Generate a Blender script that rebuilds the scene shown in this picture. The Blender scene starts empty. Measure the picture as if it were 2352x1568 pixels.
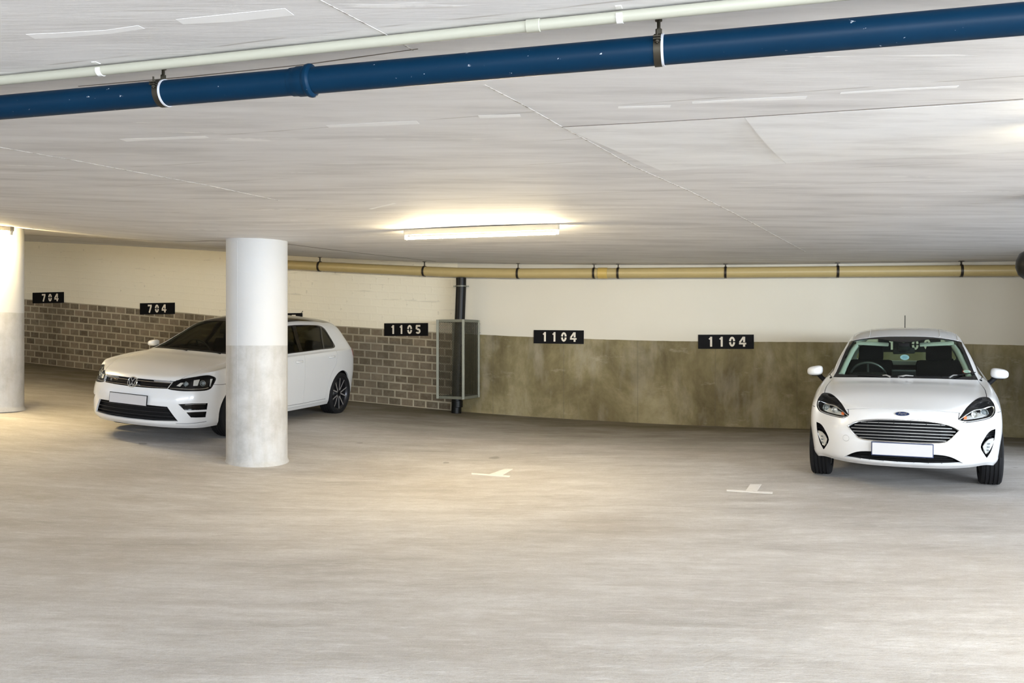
import bpy, bmesh, math, random
import numpy as np
from mathutils import Vector, Matrix
from mathutils.bvhtree import BVHTree
PI = math.pi
C = bpy.context.scene.collection
sc = bpy.context.scene
random.seed(7)

# ------------------------------------------------------------------ camera, world, daylight, exposure
CAMZ = 1.42
F, U0, V0 = 2000.0, 1176.0, 784.0          # focal length and centre for a 2352 x 1568 frame
cam = bpy.data.objects.new('camera', bpy.data.cameras.new('camera'))
C.objects.link(cam)
cam.location = (0, 0, CAMZ)
cam.rotation_euler = (PI/2, 0, 0)
cam.data.sensor_width = 36
cam.data.lens = F/2352*36
cam.data.clip_start = 0.05
sc.camera = cam
sc.view_settings.view_transform = 'Standard'
sc.view_settings.look = 'None'
sc.view_settings.gamma = 1
sc.view_settings.exposure = 1.22
sc.view_settings.use_curve_mapping = False
w = bpy.data.worlds.new('world'); sc.world = w; w.use_nodes = True
w.node_tree.nodes['Background'].inputs[0].default_value = (0.80, 0.88, 1.0, 1)
w.node_tree.nodes['Background'].inputs[1].default_value = 0.95
def area(name, loc, tgt, sx, sy, power, col):
    l = bpy.data.lights.new(name, 'AREA'); l.shape = 'RECTANGLE'; l.size = sx; l.size_y = sy
    l.energy = power; l.color = col
    o = bpy.data.objects.new(name, l); C.objects.link(o); o.location = loc
    o.rotation_euler = (Vector(tgt)-Vector(loc)).to_track_quat('-Z', 'Y').to_euler()
    return o
# daylight entering through the open side of the garage, right of and behind the camera
area('daylight_opening', (9.6, -1.8, 1.9), (-0.5, 6.5, 0.3), 7.0, 1.2, 660, (0.77, 0.88, 1.0))
area('daylight_entrance', (1.0, -4.5, 2.2), (0.0, 3.2, 0.0), 8.5, 1.2, 430, (0.85, 0.925, 1.0))

# ------------------------------------------------------------------ helpers
def tag(o, label=None, cat=None, group=None, kind=None):
    if label: o['label'] = label
    if cat: o['category'] = cat
    if group: o['group'] = group
    if kind: o['kind'] = kind
    return o
def empty(name, loc=(0, 0, 0), rot=(0, 0, 0)):
    o = bpy.data.objects.new(name, None); C.objects.link(o); o.location = loc; o.rotation_euler = rot
    o.empty_display_size = 0.1
    return o
def mesh_obj(name, verts, faces, mat, parent=None, smooth=False):
    me = bpy.data.meshes.new(name); me.from_pydata([tuple(v) for v in verts], [], faces); me.update()
    if mat: me.materials.append(mat)
    if smooth: me.shade_smooth()
    o = bpy.data.objects.new(name, me); C.objects.link(o)
    if parent: o.parent = parent
    return o
class MB:
    """collects boxes, tubes, lathes into one mesh"""
    def __init__(s): s.v = []; s.f = []
    def add(s, vs, fs):
        n = len(s.v); s.v += [Vector(v) for v in vs]; s.f += [[n+i for i in f] for f in fs]; return s
    def box(s, c, size, rot=None):
        M = rot or Matrix.Identity(3); c = Vector(c); h = Vector(size)/2
        vs = [c+M@Vector((a*h.x, b*h.y, d*h.z)) for a in (-1, 1) for b in (-1, 1) for d in (-1, 1)]
        return s.add(vs, [(0, 1, 3, 2), (4, 6, 7, 5), (0, 4, 5, 1), (2, 3, 7, 6), (0, 2, 6, 4), (1, 5, 7, 3)])
    def bbox(s, c, size, b=0.005, rot=None):
        """box with chamfered edges"""
        bm = bmesh.new(); bmesh.ops.create_cube(bm, size=1)
        for v in bm.verts: v.co = Vector((v.co.x*size[0], v.co.y*size[1], v.co.z*size[2]))
        bmesh.ops.bevel(bm, geom=bm.edges[:], offset=b, segments=2, affect='EDGES', profile=0.6)
        M = rot or Matrix.Identity(3); c = Vector(c); bm.verts.ensure_lookup_table()
        s.add([c+M@v.co for v in bm.verts], [[v.index for v in f.verts] for f in bm.faces]); bm.free(); return s
    def tube(s, pts, r, n=16, cap=True, closed=False):
        pts = [Vector(p) for p in pts]; rs = r if isinstance(r, (list, tuple)) else [r]*len(pts)
        vs = []; fs = []; m = len(pts); ref = None
        for i, p in enumerate(pts):
            if closed: t = (pts[(i+1) % m]-pts[i-1])
            else: t = (pts[min(i+1, m-1)]-pts[max(i-1, 0)])
            t.normalize()
            if ref is None: ref = Vector((0, 0, 1)) if abs(t.z) < 0.9 else Vector((1, 0, 0))
            a = (ref-t*ref.dot(t)).normalized(); ref = a; b = t.cross(a)
            for k in range(n):
                th = 2*PI*k/n; vs.append(p+rs[i]*(math.cos(th)*a+math.sin(th)*b))
        for i in range(m if closed else m-1):
            for k in range(n):
                j = (i+1) % m
                fs.append((i*n+k, i*n+(k+1) % n, j*n+(k+1) % n, j*n+k))
        if cap and not closed: fs += [tuple(range(n))[::-1], tuple((m-1)*n+k for k in range(n))]
        return s.add(vs, fs)
    def lathe(s, prof, M=None, n=48, arc=(0, 2*PI), close=False):
        """profile of (r, h) revolved around local Z, placed by matrix M"""
        M = M or Matrix.Identity(4); full = abs(arc[1]-arc[0]-2*PI) < 1e-6; m = len(prof)
        cnt = n if full else n+1
        vs = [M@Vector((r*math.cos(arc[0]+(arc[1]-arc[0])*k/n), r*math.sin(arc[0]+(arc[1]-arc[0])*k/n), h)) for k in range(cnt) for r, h in prof]
        fs = []
        for k in range(n):
            k2 = (k+1) % cnt
            for i in range(m if close else m-1):
                j = (i+1) % m; fs.append((k*m+i, k2*m+i, k2*m+j, k*m+j))
        return s.add(vs, fs)
    def prism(s, poly, d0, d1, M=None):
        """2-D polygon in local xy extruded from z=d0 to d1"""
        M = M or Matrix.Identity(4); n = len(poly)
        vs = [M@Vector((p[0], p[1], d)) for d in (d0, d1) for p in poly]
        fs = [tuple(range(n))[::-1], tuple(range(n, 2*n))]+[(i, (i+1) % n, n+(i+1) % n, n+i) for i in range(n)]
        return s.add(vs, fs)
    def build(s, name, mat, parent=None, smooth=False, angle=35):
        me = bpy.data.meshes.new(name); me.from_pydata([tuple(v) for v in s.v], [], s.f); me.update()
        bm = bmesh.new(); bm.from_mesh(me); bmesh.ops.recalc_face_normals(bm, faces=bm.faces[:])
        bm.to_mesh(me); bm.free()
        if mat: me.materials.append(mat)
        if smooth:
            me.shade_smooth(); me.set_sharp_from_angle(angle=math.radians(angle))
        o = bpy.data.objects.new(name, me); C.objects.link(o)
        if parent: o.parent = parent
        return o

# ------------------------------------------------------------------ materials
class NT:
    def __init__(s, name):
        s.m = bpy.data.materials.new(name); s.m.use_nodes = True; s.t = s.m.node_tree; s.b = s.t.nodes['Principled BSDF']
    def n(s, kind, **kw):
        nd = s.t.nodes.new('ShaderNode'+kind)
        for k, v in kw.items():
            if k[0] == '_': setattr(nd, k[1:], v)
            else:
                inp = nd.inputs[int(k[1:])] if k[0] == 'i' and k[1:].isdigit() else nd.inputs[k.replace('__', ' ')]
                if isinstance(v, bpy.types.NodeSocket): s.t.links.new(v, inp)
                else: inp.default_value = v
        return nd
    def pr(s, **kw):
        for k, v in kw.items():
            inp = s.b.inputs[k.replace('__', ' ')]
            if isinstance(v, bpy.types.NodeSocket): s.t.links.new(v, inp)
            else: inp.default_value = v
        return s
    def math(s, op, a, b=0.0, c=None, clamp=False):
        nd = s.n('Math', _operation=op, _use_clamp=clamp, i0=a, i1=b)
        if c is not None:
            if isinstance(c, bpy.types.NodeSocket): s.t.links.new(c, nd.inputs[2])
            else: nd.inputs[2].default_value = c
        return nd.outputs[0]
    def mix(s, f, a, b, mode='MIX'):
        nd = s.n('Mix', _data_type='RGBA', _blend_type=mode)
        for i, v in ((0, f), (6, a), (7, b)):
            if isinstance(v, bpy.types.NodeSocket): s.t.links.new(v, nd.inputs[i])
            else: nd.inputs[i].default_value = v
        return nd.outputs[2]
    def ramp(s, f, stops):
        nd = s.n('ValToRGB', i0=f); e = nd.color_ramp.elements
        while len(e) < len(stops): e.new(0.5)
        for q, (p, c) in zip(e, stops): q.position = p; q.color = c if len(c) == 4 else (*c, 1)
        return nd.outputs[0]
    def coords(s, rot=0.0, scale=(1, 1, 1), kind='Object', loc=(0, 0, 0)):
        tc = s.n('TexCoord'); mp = s.n('Mapping', i0=tc.outputs[kind], i1=loc, i2=(0, 0, rot), i3=scale)
        return mp.outputs[0]
    def noise(s, vec, scale, detail=4, rough=0.55, dist=0.0):
        return s.n('TexNoise', Vector=vec, Scale=scale, Detail=detail, Roughness=rough, Distortion=dist).outputs[0]
    def bump(s, h, strength=0.3, dist=0.01):
        s.t.links.new(s.n('Bump', Strength=strength, Distance=dist, Height=h).outputs[0], s.b.inputs['Normal']); return s
def simple(name, col, rough=0.5, metal=0.0, var=0.0, **kw):
    t = NT(name); t.pr(Roughness=rough, Metallic=metal, **kw)
    if var:
        nz = t.noise(t.coords(), 9.0, 4)
        t.pr(Base__Color=t.mix(nz, (*[c*(1-var) for c in col], 1), (*[min(1, c*(1+var)) for c in col], 1)))
    else: t.pr(Base__Color=(*col, 1))
    return t.m
ROT = 0.28                                     # walls, pipes and formwork boards all run at this angle

def m_ceiling():
    t = NT('painted_board_marked_concrete')
    v = t.coords(rot=ROT, scale=(0.5, 3.2, 1)); v1 = t.coords()
    a = t.noise(v, 1.6, 7, 0.62); b = t.noise(v1, 0.5, 3)
    col = t.ramp(a, [(0.25, (0.54, 0.53, 0.525)), (0.5, (0.765, 0.755, 0.755)), (0.74, (0.88, 0.875, 0.88))])
    col = t.mix(t.math('MULTIPLY', b, 0.30), col, (0.70, 0.665, 0.63, 1))
    # bright plaster smears along the boards
    s1 = t.noise(t.coords(rot=ROT, scale=(0.8, 11.0, 1), loc=(3, 1, 0)), 1.0, 3, 0.5)
    s1 = t.ramp(s1, [(0.665, (0, 0, 0)), (0.685, (1, 1, 1))])
    s1b = t.ramp(t.noise(v1, 9.0, 3), [(0.42, (0, 0, 0)), (0.5, (1, 1, 1))])
    col = t.mix(t.math('MULTIPLY', t.math('MULTIPLY', s1, s1b), 0.65), col, (0.93, 0.92, 0.91, 1))
    # dark hairlines and stains
    s2 = t.noise(t.coords(rot=ROT, scale=(0.5, 16.0, 1), loc=(11, 5, 0)), 1.1, 5, 0.6)
    s2 = t.ramp(s2, [(0.27, (1, 1, 1)), (0.33, (0, 0, 0))])
    col = t.mix(t.math('MULTIPLY', s2, 0.35), col, (0.33, 0.29, 0.24, 1))
    # board joints
    sep = t.n('SeparateXYZ', i0=t.coords(rot=ROT)).outputs[1]
    wob = t.math('MULTIPLY', t.noise(v1, 1.3, 2), 0.05)
    fr = t.math('FRACT', t.math('MULTIPLY', t.math('ADD', sep, wob), 1/0.61))
    ln = t.math('LESS_THAN', t.math('ABSOLUTE', t.math('SUBTRACT', fr, 0.5)), 0.009)
    brk = t.ramp(t.noise(t.coords(rot=ROT, scale=(1, 1, 1), loc=(4, 4, 4)), 1.5, 2), [(0.5, (0, 0, 0)), (0.56, (1, 1, 1))])
    ln = t.math('MULTIPLY', ln, brk)
    col = t.mix(t.math('MULTIPLY', ln, 0.45), col, (0.30, 0.26, 0.22, 1))
    t.pr(Base__Color=col, Roughness=0.72)
    h = t.math('ADD', t.math('MULTIPLY', a, 0.5), t.math('MULTIPLY', s1, 0.3))
    h = t.math('SUBTRACT', h, t.math('MULTIPLY', ln, 0.6))
    h = t.math('ADD', h, t.math('MULTIPLY', t.noise(t.coords(rot=ROT, scale=(1.5, 14, 1)), 4.0, 4), 0.35))
    t.bump(h, 0.32, 0.012)
    return t.m
def m_floor():
    t = NT('worn_concrete_screed')
    v1 = t.coords(); v = t.coords(rot=ROT+0.05, scale=(0.55, 2.3, 1))
    warp = t.n('VectorMath', _operation='ADD', i0=v, i1=t.n('VectorMath', _operation='SCALE', i0=t.n('TexNoise', Vector=v1, Scale=0.35, Detail=2).outputs[1], Scale=0.8).outputs[0]).outputs[0]
    a = t.noise(warp, 1.5, 8, 0.65); b = t.noise(v1, 0.42, 4, 0.6); c = t.noise(v1, 38.0, 5, 0.8)
    col = t.ramp(a, [(0.22, (0.30, 0.275, 0.25)), (0.42, (0.455, 0.43, 0.405)), (0.60, (0.565, 0.542, 0.52)), (0.80, (0.67, 0.652, 0.636))])
    col = t.mix(t.ramp(b, [(0.50, (0, 0, 0)), (0.68, (0.75, 0.75, 0.75))]), col, (0.385, 0.345, 0.30, 1))
    col = t.mix(t.math('MULTIPLY', t.ramp(c, [(0.42, (0, 0, 0)), (0.68, (1, 1, 1))]), 0.22), col, (0.30, 0.265, 0.22, 1))
    gr = t.noise(v1, 150.0, 4, 0.75)
    col = t.mix(t.math('MULTIPLY', t.ramp(gr, [(0.52, (0, 0, 0)), (0.66, (1, 1, 1))]), 0.30), col, (0.26, 0.225, 0.18, 1))
    col = t.mix(t.math('MULTIPLY', t.ramp(gr, [(0.33, (1, 1, 1)), (0.45, (0, 0, 0))]), 0.28), col, (0.80, 0.78, 0.76, 1))
    # fine pale brushed scratches
    f1 = t.noise(t.n('VectorMath', _operation='MULTIPLY', i0=warp, i1=(1.0, 6.0, 1)).outputs[0], 5.0, 5, 0.7)
    col = t.mix(t.math('MULTIPLY', t.ramp(f1, [(0.52, (0, 0, 0)), (0.72, (1, 1, 1))]), 0.30), col, (0.80, 0.78, 0.75, 1))
    f2 = t.noise(t.n('VectorMath', _operation='MULTIPLY', i0=warp, i1=(0.8, 9.0, 1)).outputs[0], 3.0, 6, 0.75)
    col = t.mix(t.math('MULTIPLY', t.ramp(f2, [(0.55, (0, 0, 0)), (0.70, (1, 1, 1))]), 0.35), col, (0.33, 0.29, 0.245, 1))
    mid = t.noise(t.coords(rot=ROT, scale=(1, 2.4, 1)), 5.5, 8, 0.75)
    col = t.mix(t.math('MULTIPLY', t.ramp(mid, [(0.50, (0, 0, 0)), (0.68, (1, 1, 1))]), 0.38), col, (0.34, 0.30, 0.26, 1))
    col = t.mix(t.math('MULTIPLY', t.ramp(mid, [(0.32, (1, 1, 1)), (0.46, (0, 0, 0))]), 0.30), col, (0.74, 0.725, 0.72, 1))
    # oil and tyre grime along the wall, deepened to paint in the bays' shade
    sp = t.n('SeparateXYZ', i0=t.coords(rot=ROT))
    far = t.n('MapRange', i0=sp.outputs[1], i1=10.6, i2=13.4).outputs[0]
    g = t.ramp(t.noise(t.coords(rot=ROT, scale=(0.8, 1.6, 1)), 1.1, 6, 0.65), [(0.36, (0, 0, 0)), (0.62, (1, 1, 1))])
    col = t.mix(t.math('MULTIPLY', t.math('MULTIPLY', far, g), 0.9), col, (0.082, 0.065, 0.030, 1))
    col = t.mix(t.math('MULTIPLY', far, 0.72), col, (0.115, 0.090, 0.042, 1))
    sp2 = t.ramp(t.noise(v1, 3.1, 3, 0.5), [(0.735, (0, 0, 0)), (0.76, (1, 1, 1))])
    col = t.mix(t.math('MULTIPLY', sp2, 0.5), col, (0.16, 0.14, 0.12, 1))
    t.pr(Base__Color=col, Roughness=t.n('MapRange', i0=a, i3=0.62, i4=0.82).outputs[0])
    h = t.math('ADD', t.math('MULTIPLY', f1, 0.55), t.math('MULTIPLY', t.noise(v1, 60.0, 3, 0.7), 0.5))
    h = t.math('ADD', h, t.math('MULTIPLY', a, 0.7))
    h = t.math('ADD', h, t.math('MULTIPLY', t.noise(t.coords(rot=ROT, scale=(1, 2.2, 1)), 16.0, 6, 0.7), 0.8))
    t.bump(h, 0.50, 0.012)
    return t.m
PAINT_H = 1.285
def m_wall(bricks):
    """uv: u = metres along the wall, v = metres above the floor"""
    t = NT('brick_wall_half_painted' if bricks else 'concrete_wall_half_painted')
    uv = t.n('UVMap').outputs[0]; sp = t.n('SeparateXYZ', i0=uv)
    v1 = t.coords()
    up = t.math('GREATER_THAN', t.math('ADD', sp.outputs[1], t.math('MULTIPLY', t.math('SUBTRACT', t.noise(v1, 4.0, 3), 0.5), 0.012)), PAINT_H)
    paint = t.mix(t.noise(v1, 1.2, 4), *(((0.74, 0.68, 0.53, 1), (0.80, 0.74, 0.60, 1)) if bricks else ((0.60, 0.555, 0.455, 1), (0.645, 0.60, 0.50, 1))))  # paint over brick is lighter and yellower, standing in for lamp light
    if bricks:
        br = t.n('TexBrick', Vector=uv, Scale=1.0, Color1=(0.10, 0.075, 0.045, 1), Color2=(0.235, 0.18, 0.12, 1), Mortar=(0.44, 0.385, 0.28, 1))
        br.inputs['Brick Width'].default_value = 0.232; br.inputs['Row Height'].default_value = 0.128
        br.inputs['Mortar Size'].default_value = 0.0155; br.inputs['Mortar Smooth'].default_value = 0.25
        lo = t.mix(t.math('MULTIPLY', t.ramp(t.noise(v1, 16.0, 5, 0.7), [(0.4, (0, 0, 0)), (0.7, (1, 1, 1))]), 0.4), br.outputs[0], (0.33, 0.28, 0.20, 1))
        smear = t.ramp(t.noise(v1, 2.2, 5, 0.7), [(0.52, (0, 0, 0)), (0.75, (1, 1, 1))])
        lo = t.mix(t.math('MULTIPLY', smear, 0.4), lo, (0.38, 0.33, 0.24, 1))
        lo = t.mix(t.math('MULTIPLY', t.ramp(t.noise(v1, 1.0, 3), [(0.45, (0, 0, 0)), (0.7, (1, 1, 1))]), 0.5), lo, (0.07, 0.055, 0.03, 1))
        crack = t.ramp(t.noise(t.coords(scale=(1, 1, 9)), 1.4, 4, 0.6), [(0.60, (0, 0, 0)), (0.64, (1, 1, 1))])
        ln = t.math('MULTIPLY', br.outputs[1], crack)
        paint = t.mix(t.math('MULTIPLY', ln, 0.28), paint, (0.36, 0.32, 0.24, 1))
        hb = t.math('MULTIPLY', t.math('SUBTRACT', 1.0, br.outputs[1]), t.n('MapRange', i0=up, i3=1.0, i4=0.22).outputs[0])
        h = t.math('ADD', hb, t.math('MULTIPLY', t.noise(v1, 30.0, 4), 0.25)); bs = 0.7
    else:
        a = t.noise(t.coords(scale=(1, 1, 0.7)), 1.1, 7, 0.68, 0.3); b = t.noise(t.coords(scale=(1, 1, 0.3)), 3.5, 5, 0.6)
        lo = t.ramp(a, [(0.32, (0.095, 0.072, 0.026)), (0.5, (0.20, 0.163, 0.076)), (0.68, (0.34, 0.288, 0.165))])
        lo = t.mix(t.math('MULTIPLY', t.ramp(b, [(0.5, (0, 0, 0)), (0.7, (1, 1, 1))]), 0.4), lo, (0.40, 0.355, 0.28, 1))
        # pale scuffs and dark blotches
        lo = t.mix(t.math('MULTIPLY', t.ramp(t.noise(t.coords(scale=(1, 1, 2.5), loc=(7, 2, 1)), 2.0, 6, 0.7), [(0.60, (0, 0, 0)), (0.74, (1, 1, 1))]), 0.5), lo, (0.46, 0.41, 0.31, 1))
        lo = t.mix(t.math('MULTIPLY', t.ramp(t.noise(v1, 0.8, 5, 0.7), [(0.5, (0, 0, 0)), (0.7, (1, 1, 1))]), 0.5), lo, (0.085, 0.065, 0.025, 1))
        # shutter joints
        fr = t.math('FRACT', t.math('MULTIPLY', sp.outputs[0], 1/1.18))
        ln = t.math('LESS_THAN', t.math('ABSOLUTE', t.math('SUBTRACT', fr, 0.52)), 0.006)
        lo = t.mix(t.math('MULTIPLY', ln, 0.3), lo, (0.10, 0.085, 0.06, 1))
        h = t.math('ADD', a, t.math('MULTIPLY', t.noise(v1, 20.0, 4), 0.3)); bs = 0.25
    t.pr(Base__Color=t.mix(up, lo, paint), Roughness=0.75)
    t.bump(h, bs, 0.012)
    return t.m
def m_column():
    t = NT('column_white_over_bare_concrete')
    sp = t.n('SeparateXYZ', i0=t.coords()); v1 = t.coords()
    up = t.math('GREATER_THAN', t.math('ADD', sp.outputs[2], t.math('MULTIPLY', t.noise(v1, 5.0, 2), 0.008)), PAINT_H+0.004)
    a = t.noise(v1, 3.0, 7, 0.7); b = t.noise(t.coords(scale=(1, 1, 0.12)), 7.0, 4, 0.6)
    lo = t.ramp(a, [(0.3, (0.36, 0.345, 0.32)), (0.55, (0.49, 0.48, 0.46)), (0.75, (0.57, 0.56, 0.545))])
    lo = t.mix(t.ramp(b, [(0.5, (0, 0, 0)), (0.72, (0.6, 0.6, 0.6))]), lo, (0.36, 0.32, 0.26, 1))
    pt = t.mix(a, (0.55, 0.545, 0.53, 1), (0.59, 0.585, 0.575, 1))
    t.pr(Base__Color=t.mix(up, lo, pt), Roughness=0.6)
    t.bump(t.math('ADD', a, t.math('MULTIPLY', t.noise(v1, 40.0, 3), 0.2)), 0.18, 0.01)
    return t.m
M = dict(
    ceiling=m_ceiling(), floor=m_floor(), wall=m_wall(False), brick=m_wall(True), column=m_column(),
    black_sign=simple('black_sign_paint', (0.003, 0.003, 0.004), 0.6, Specular__IOR__Level=0.12), digit=simple('cream_stencil_paint', (0.72, 0.66, 0.55), 0.5),
    cream_pipe=simple('cream_plastic_pipe', (0.43, 0.33, 0.145), 0.36, var=0.06), ochre=simple('ochre_coupling_plastic', (0.52, 0.36, 0.10), 0.3, var=0.1),
    blue_pipe=None, conduit=simple('off_white_conduit_plastic', (0.42, 0.415, 0.34), 0.45, var=0.03), clip=simple('white_clip_plastic', (0.80, 0.79, 0.76), 0.35),
    black_pipe=simple('black_drain_plastic', (0.004, 0.004, 0.003), 0.4, var=0.2, Specular__IOR__Level=0.25), black_steel=simple('dark_strap_steel', (0.035, 0.028, 0.02), 0.45, 0.6, var=0.3),
    rust_steel=simple('weathered_clamp_steel', (0.045, 0.038, 0.026), 0.5, 0.7, var=0.4), steel=simple('galvanised_steel', (0.17, 0.172, 0.135), 0.5, 0.3, var=0.2),
    mesh_wire=simple('galvanised_mesh_wire', (0.045, 0.042, 0.026), 0.55, 0.3, var=0.3),
    lamp_body=simple('cream_lamp_enamel', (0.42, 0.38, 0.31), 0.4), rubber_lip=simple('pale_rubber_lining', (0.55, 0.56, 0.60), 0.5),
    road_paint=None,
)
t = NT('worn_white_road_paint'); nz = t.noise(t.coords(), 14.0, 5, 0.7)
t.pr(Base__Color=t.mix(t.ramp(nz, [(0.55, (0, 0, 0)), (0.72, (1, 1, 1))]), (0.80, 0.77, 0.74, 1), (0.62, 0.58, 0.53, 1)), Roughness=0.6); M['road_paint'] = t.m
t = NT('blue_drain_plastic'); sp = t.n('SeparateXYZ', i0=t.coords()).outputs
nz = t.ramp(t.noise(t.coords(scale=(1, 1, 2.0)), 26.0, 4, 0.6), [(0.70, (0, 0, 0)), (0.72, (1, 1, 1))])
t.pr(Base__Color=t.mix(nz, t.mix(t.noise(t.coords(), 3.0, 3), (0.0006, 0.016, 0.040, 1), (0.0009, 0.023, 0.056, 1)), (0.45, 0.48, 0.52, 1)), Roughness=0.42, Specular__IOR__Level=0.12); M['blue_pipe'] = t.m
t = NT('lit_fluorescent_tube'); t.pr(Base__Color=(1, 1, 1, 1), Emission__Color=(1.0, 0.83, 0.52, 1), Emission__Strength=180.0); M['tube'] = t.m
t = NT('lit_fluorescent_tube_old'); t.pr(Base__Color=(1, 1, 1, 1), Emission__Color=(1.0, 0.88, 0.62, 1), Emission__Strength=85.0); M['tube_old'] = t.m
t = NT('lit_fluorescent_tube_new'); t.pr(Base__Color=(1, 1, 1, 1), Emission__Color=(1.0, 0.78, 0.40, 1), Emission__Strength=330.0); M['tube_new'] = t.m

# ------------------------------------------------------------------ floor and ceiling surfaces (a gentle ramp rising to the left)
H = 2.45
FP = [(-2.84, 9.7, 0.09), (-7.1, 11.7, 0.535), (-10.3, 17.8, 1.03), (-0.94, 14.4, 0.27), (7.04, 12.1, 0.083), (3.3, 13.15, 0.13),
      (-5.036, 11.279, 0.324), (-3.524, 10.826, 0.247), (-4.278, 13.796, 0.409), (-2.766, 13.343, 0.332),
      (3.208, 9.078, 0.048), (4.644, 8.419, 0.042), (4.247, 11.342, 0.13), (5.683, 10.683, 0.124),
      (-3, 3, 0.03), (0, 3, 0), (3, 3, -0.01), (-3, -5, 0), (3, -5, 0), (-9, 4, 0.3), (9, 4, 0), (-9, -5, 0.15), (9, -5, 0), (-13, 11, 0.9), (-6, 16.2, 0.66)]
def tps(pts, lam):
    P = np.array(pts, float); n = len(P)
    def k(d): return np.where(d > 1e-9, d*d*np.log(np.maximum(d, 1e-9)), 0)
    D = np.hypot(P[:, None, 0]-P[None, :, 0], P[:, None, 1]-P[None, :, 1])
    A = np.zeros((n+3, n+3)); A[:n, :n] = k(D)+lam*np.eye(n); A[:n, n:] = np.c_[np.ones(n), P[:, :2]]; A[n:, :n] = A[:n, n:].T
    W = np.linalg.solve(A, np.r_[P[:, 2], 0, 0, 0])
    def f(x, y):
        x = np.asarray(x, float); y = np.asarray(y, float)
        d = np.hypot(x[..., None]-P[:, 0], y[..., None]-P[:, 1])
        return k(d)@W[:n]+W[n]+W[n+1]*x+W[n+2]*y
    return f
fz = tps(FP, 0.1)
CP = [(-2.84, 9.7, 2.54), (-7.1, 11.7, 2.985), (-10.3, 17.8, 3.48), (-0.94, 14.4, 2.72), (7.04, 12.1, 2.533), (3.3, 13.15, 2.58), (-0.3, 8.6, 2.56),
      (-3, 3, 2.49), (0, 3, 2.49), (3, 3, 2.49), (-3, -5, 2.48), (3, -5, 2.48), (-9, 4, 2.8), (9, 4, 2.49), (-9, -5, 2.6), (9, -5, 2.48), (-13, 11, 3.35), (-6, 16.2, 3.13), (-2.0, 5, 2.50), (2.5, 5, 2.49)]
cz = tps(CP, 0.02)
def ray(u, v, surf):
    d = Vector(((u-U0)/F, 1, (V0-v)/F)); s = 1 if d.z > 0 else -1
    g = lambda y: s*((CAMZ+d.z*y)-float(surf(d.x*y, y)))
    a, b = 0.5, 1.0
    while g(b) < 0 and b < 60: a, b = b, b+0.25
    for _ in range(30):
        m = (a+b)/2
        if g(m) < 0: a = m
        else: b = m
    return Vector((d.x*a, a, CAMZ+d.z*a))
def at(u, v, y): return Vector(((u-U0)/F*y, y, CAMZ+(V0-v)/F*y))

def slab(name, surf, mat, thick):
    xs = np.linspace(-15, 12.2, 110); ys = np.linspace(-7, 20, 110); Z = surf(*np.meshgrid(xs, ys))
    n = len(xs); m = len(ys)
    vs = [(x, y, Z[j, i]) for j, y in enumerate(ys) for i, x in enumerate(xs)]
    vs += [(x, y, Z[j, i]+thick) for j, y in enumerate(ys) for i, x in enumerate(xs)]
    fs = []; o = n*m
    for j in range(m-1):
        for i in range(n-1):
            q = (j*n+i, j*n+i+1, (j+1)*n+i+1, (j+1)*n+i); fs += [q, tuple(o+k for k in q[::-1])]
    for i in range(n-1): fs += [(i, o+i, o+i+1, i+1), ((m-1)*n+i, (m-1)*n+i+1, o+(m-1)*n+i+1, o+(m-1)*n+i)]
    for j in range(m-1): fs += [(j*n, (j+1)*n, o+(j+1)*n, o+j*n), (j*n+n-1, o+j*n+n-1, o+(j+1)*n+n-1, (j+1)*n+n-1)]
    ob = MB().add(vs, fs).build(name, mat, smooth=True)
    return tag(ob, kind='structure')
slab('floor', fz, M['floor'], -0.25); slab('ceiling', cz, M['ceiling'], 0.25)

def wall(name, a, b, mat, thick=0.2, u0=0.0):
    a = Vector(a); b = Vector(b); L = (b-a).length; n = max(2, int(L/0.4)); d = (b-a)/L
    nr = Vector((-d.y, d.x))
    if nr.dot(Vector((0, 6))-a) > 0: nr = -nr
    vs = []; uvs = []
    for off in (0, thick):
        for i in range(n+1):
            p = a+d*L*i/n; f = float(fz(p.x, p.y)); q = p+nr*off
            for z, k in ((f-0.1, -0.1), (float(cz(p.x, p.y))+0.1, H+0.1)):
                vs.append((q.x, q.y, z)); uvs.append((u0+L*i/n, z-f))
    fs = []; o = 2*(n+1)
    for i in range(n):
        q = (2*i, 2*i+2, 2*i+3, 2*i+1); fs += [q, tuple(o+k for k in q[::-1]), (2*i+1, 2*i+3, o+2*i+3, o+2*i+1), (2*i, o+2*i, o+2*i+2, 2*i+2)]
    fs += [(0, 1, o+1, o), (2*n, o+2*n, o+2*n+1, 2*n+1)]
    me = bpy.data.meshes.new(name); me.from_pydata(vs, [], fs); uvl = me.uv_layers.new(name='UVMap')
    for l in me.loops: uvl.data[l.index].uv = uvs[l.vertex_index]
    me.materials.append(mat); ob = bpy.data.objects.new(name, me); C.objects.link(ob)
    return tag(ob, kind='structure')
CORNER = Vector((-0.90, 14.39)); LEND = Vector((-10.35, 17.82)); REND = Vector((7.45, 11.984))
wall('wall_back', CORNER, REND, M['wall']); wall('wall_left', CORNER, LEND, M['brick'])
wall('wall_side', LEND, (-13.6, 9.0), M['brick'], u0=3.1); wall('wall_light_block', REND+Vector((-0.02, 0.1)), (6.5, 9.8), M['wall'])  # right-hand wall is unseen, added to keep daylight off the far right
def wall_pt(u, off=0.0):
    """point on the far wall seen at column u, moved off the wall towards the garage"""
    k = (u-U0)/F
    for a, b in ((CORNER, REND), (LEND, CORNER)):
        d = (b-a).normalized()
        # a + t d = (k y, y)
        t_ = (k*a.y-a.x)/(d.x-k*d.y)
        if -0.01 <= t_ <= (b-a).length: break
    nr = Vector((d.y, -d.x)); p = a+d*t_+nr*off
    return p, d, nr

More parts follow.
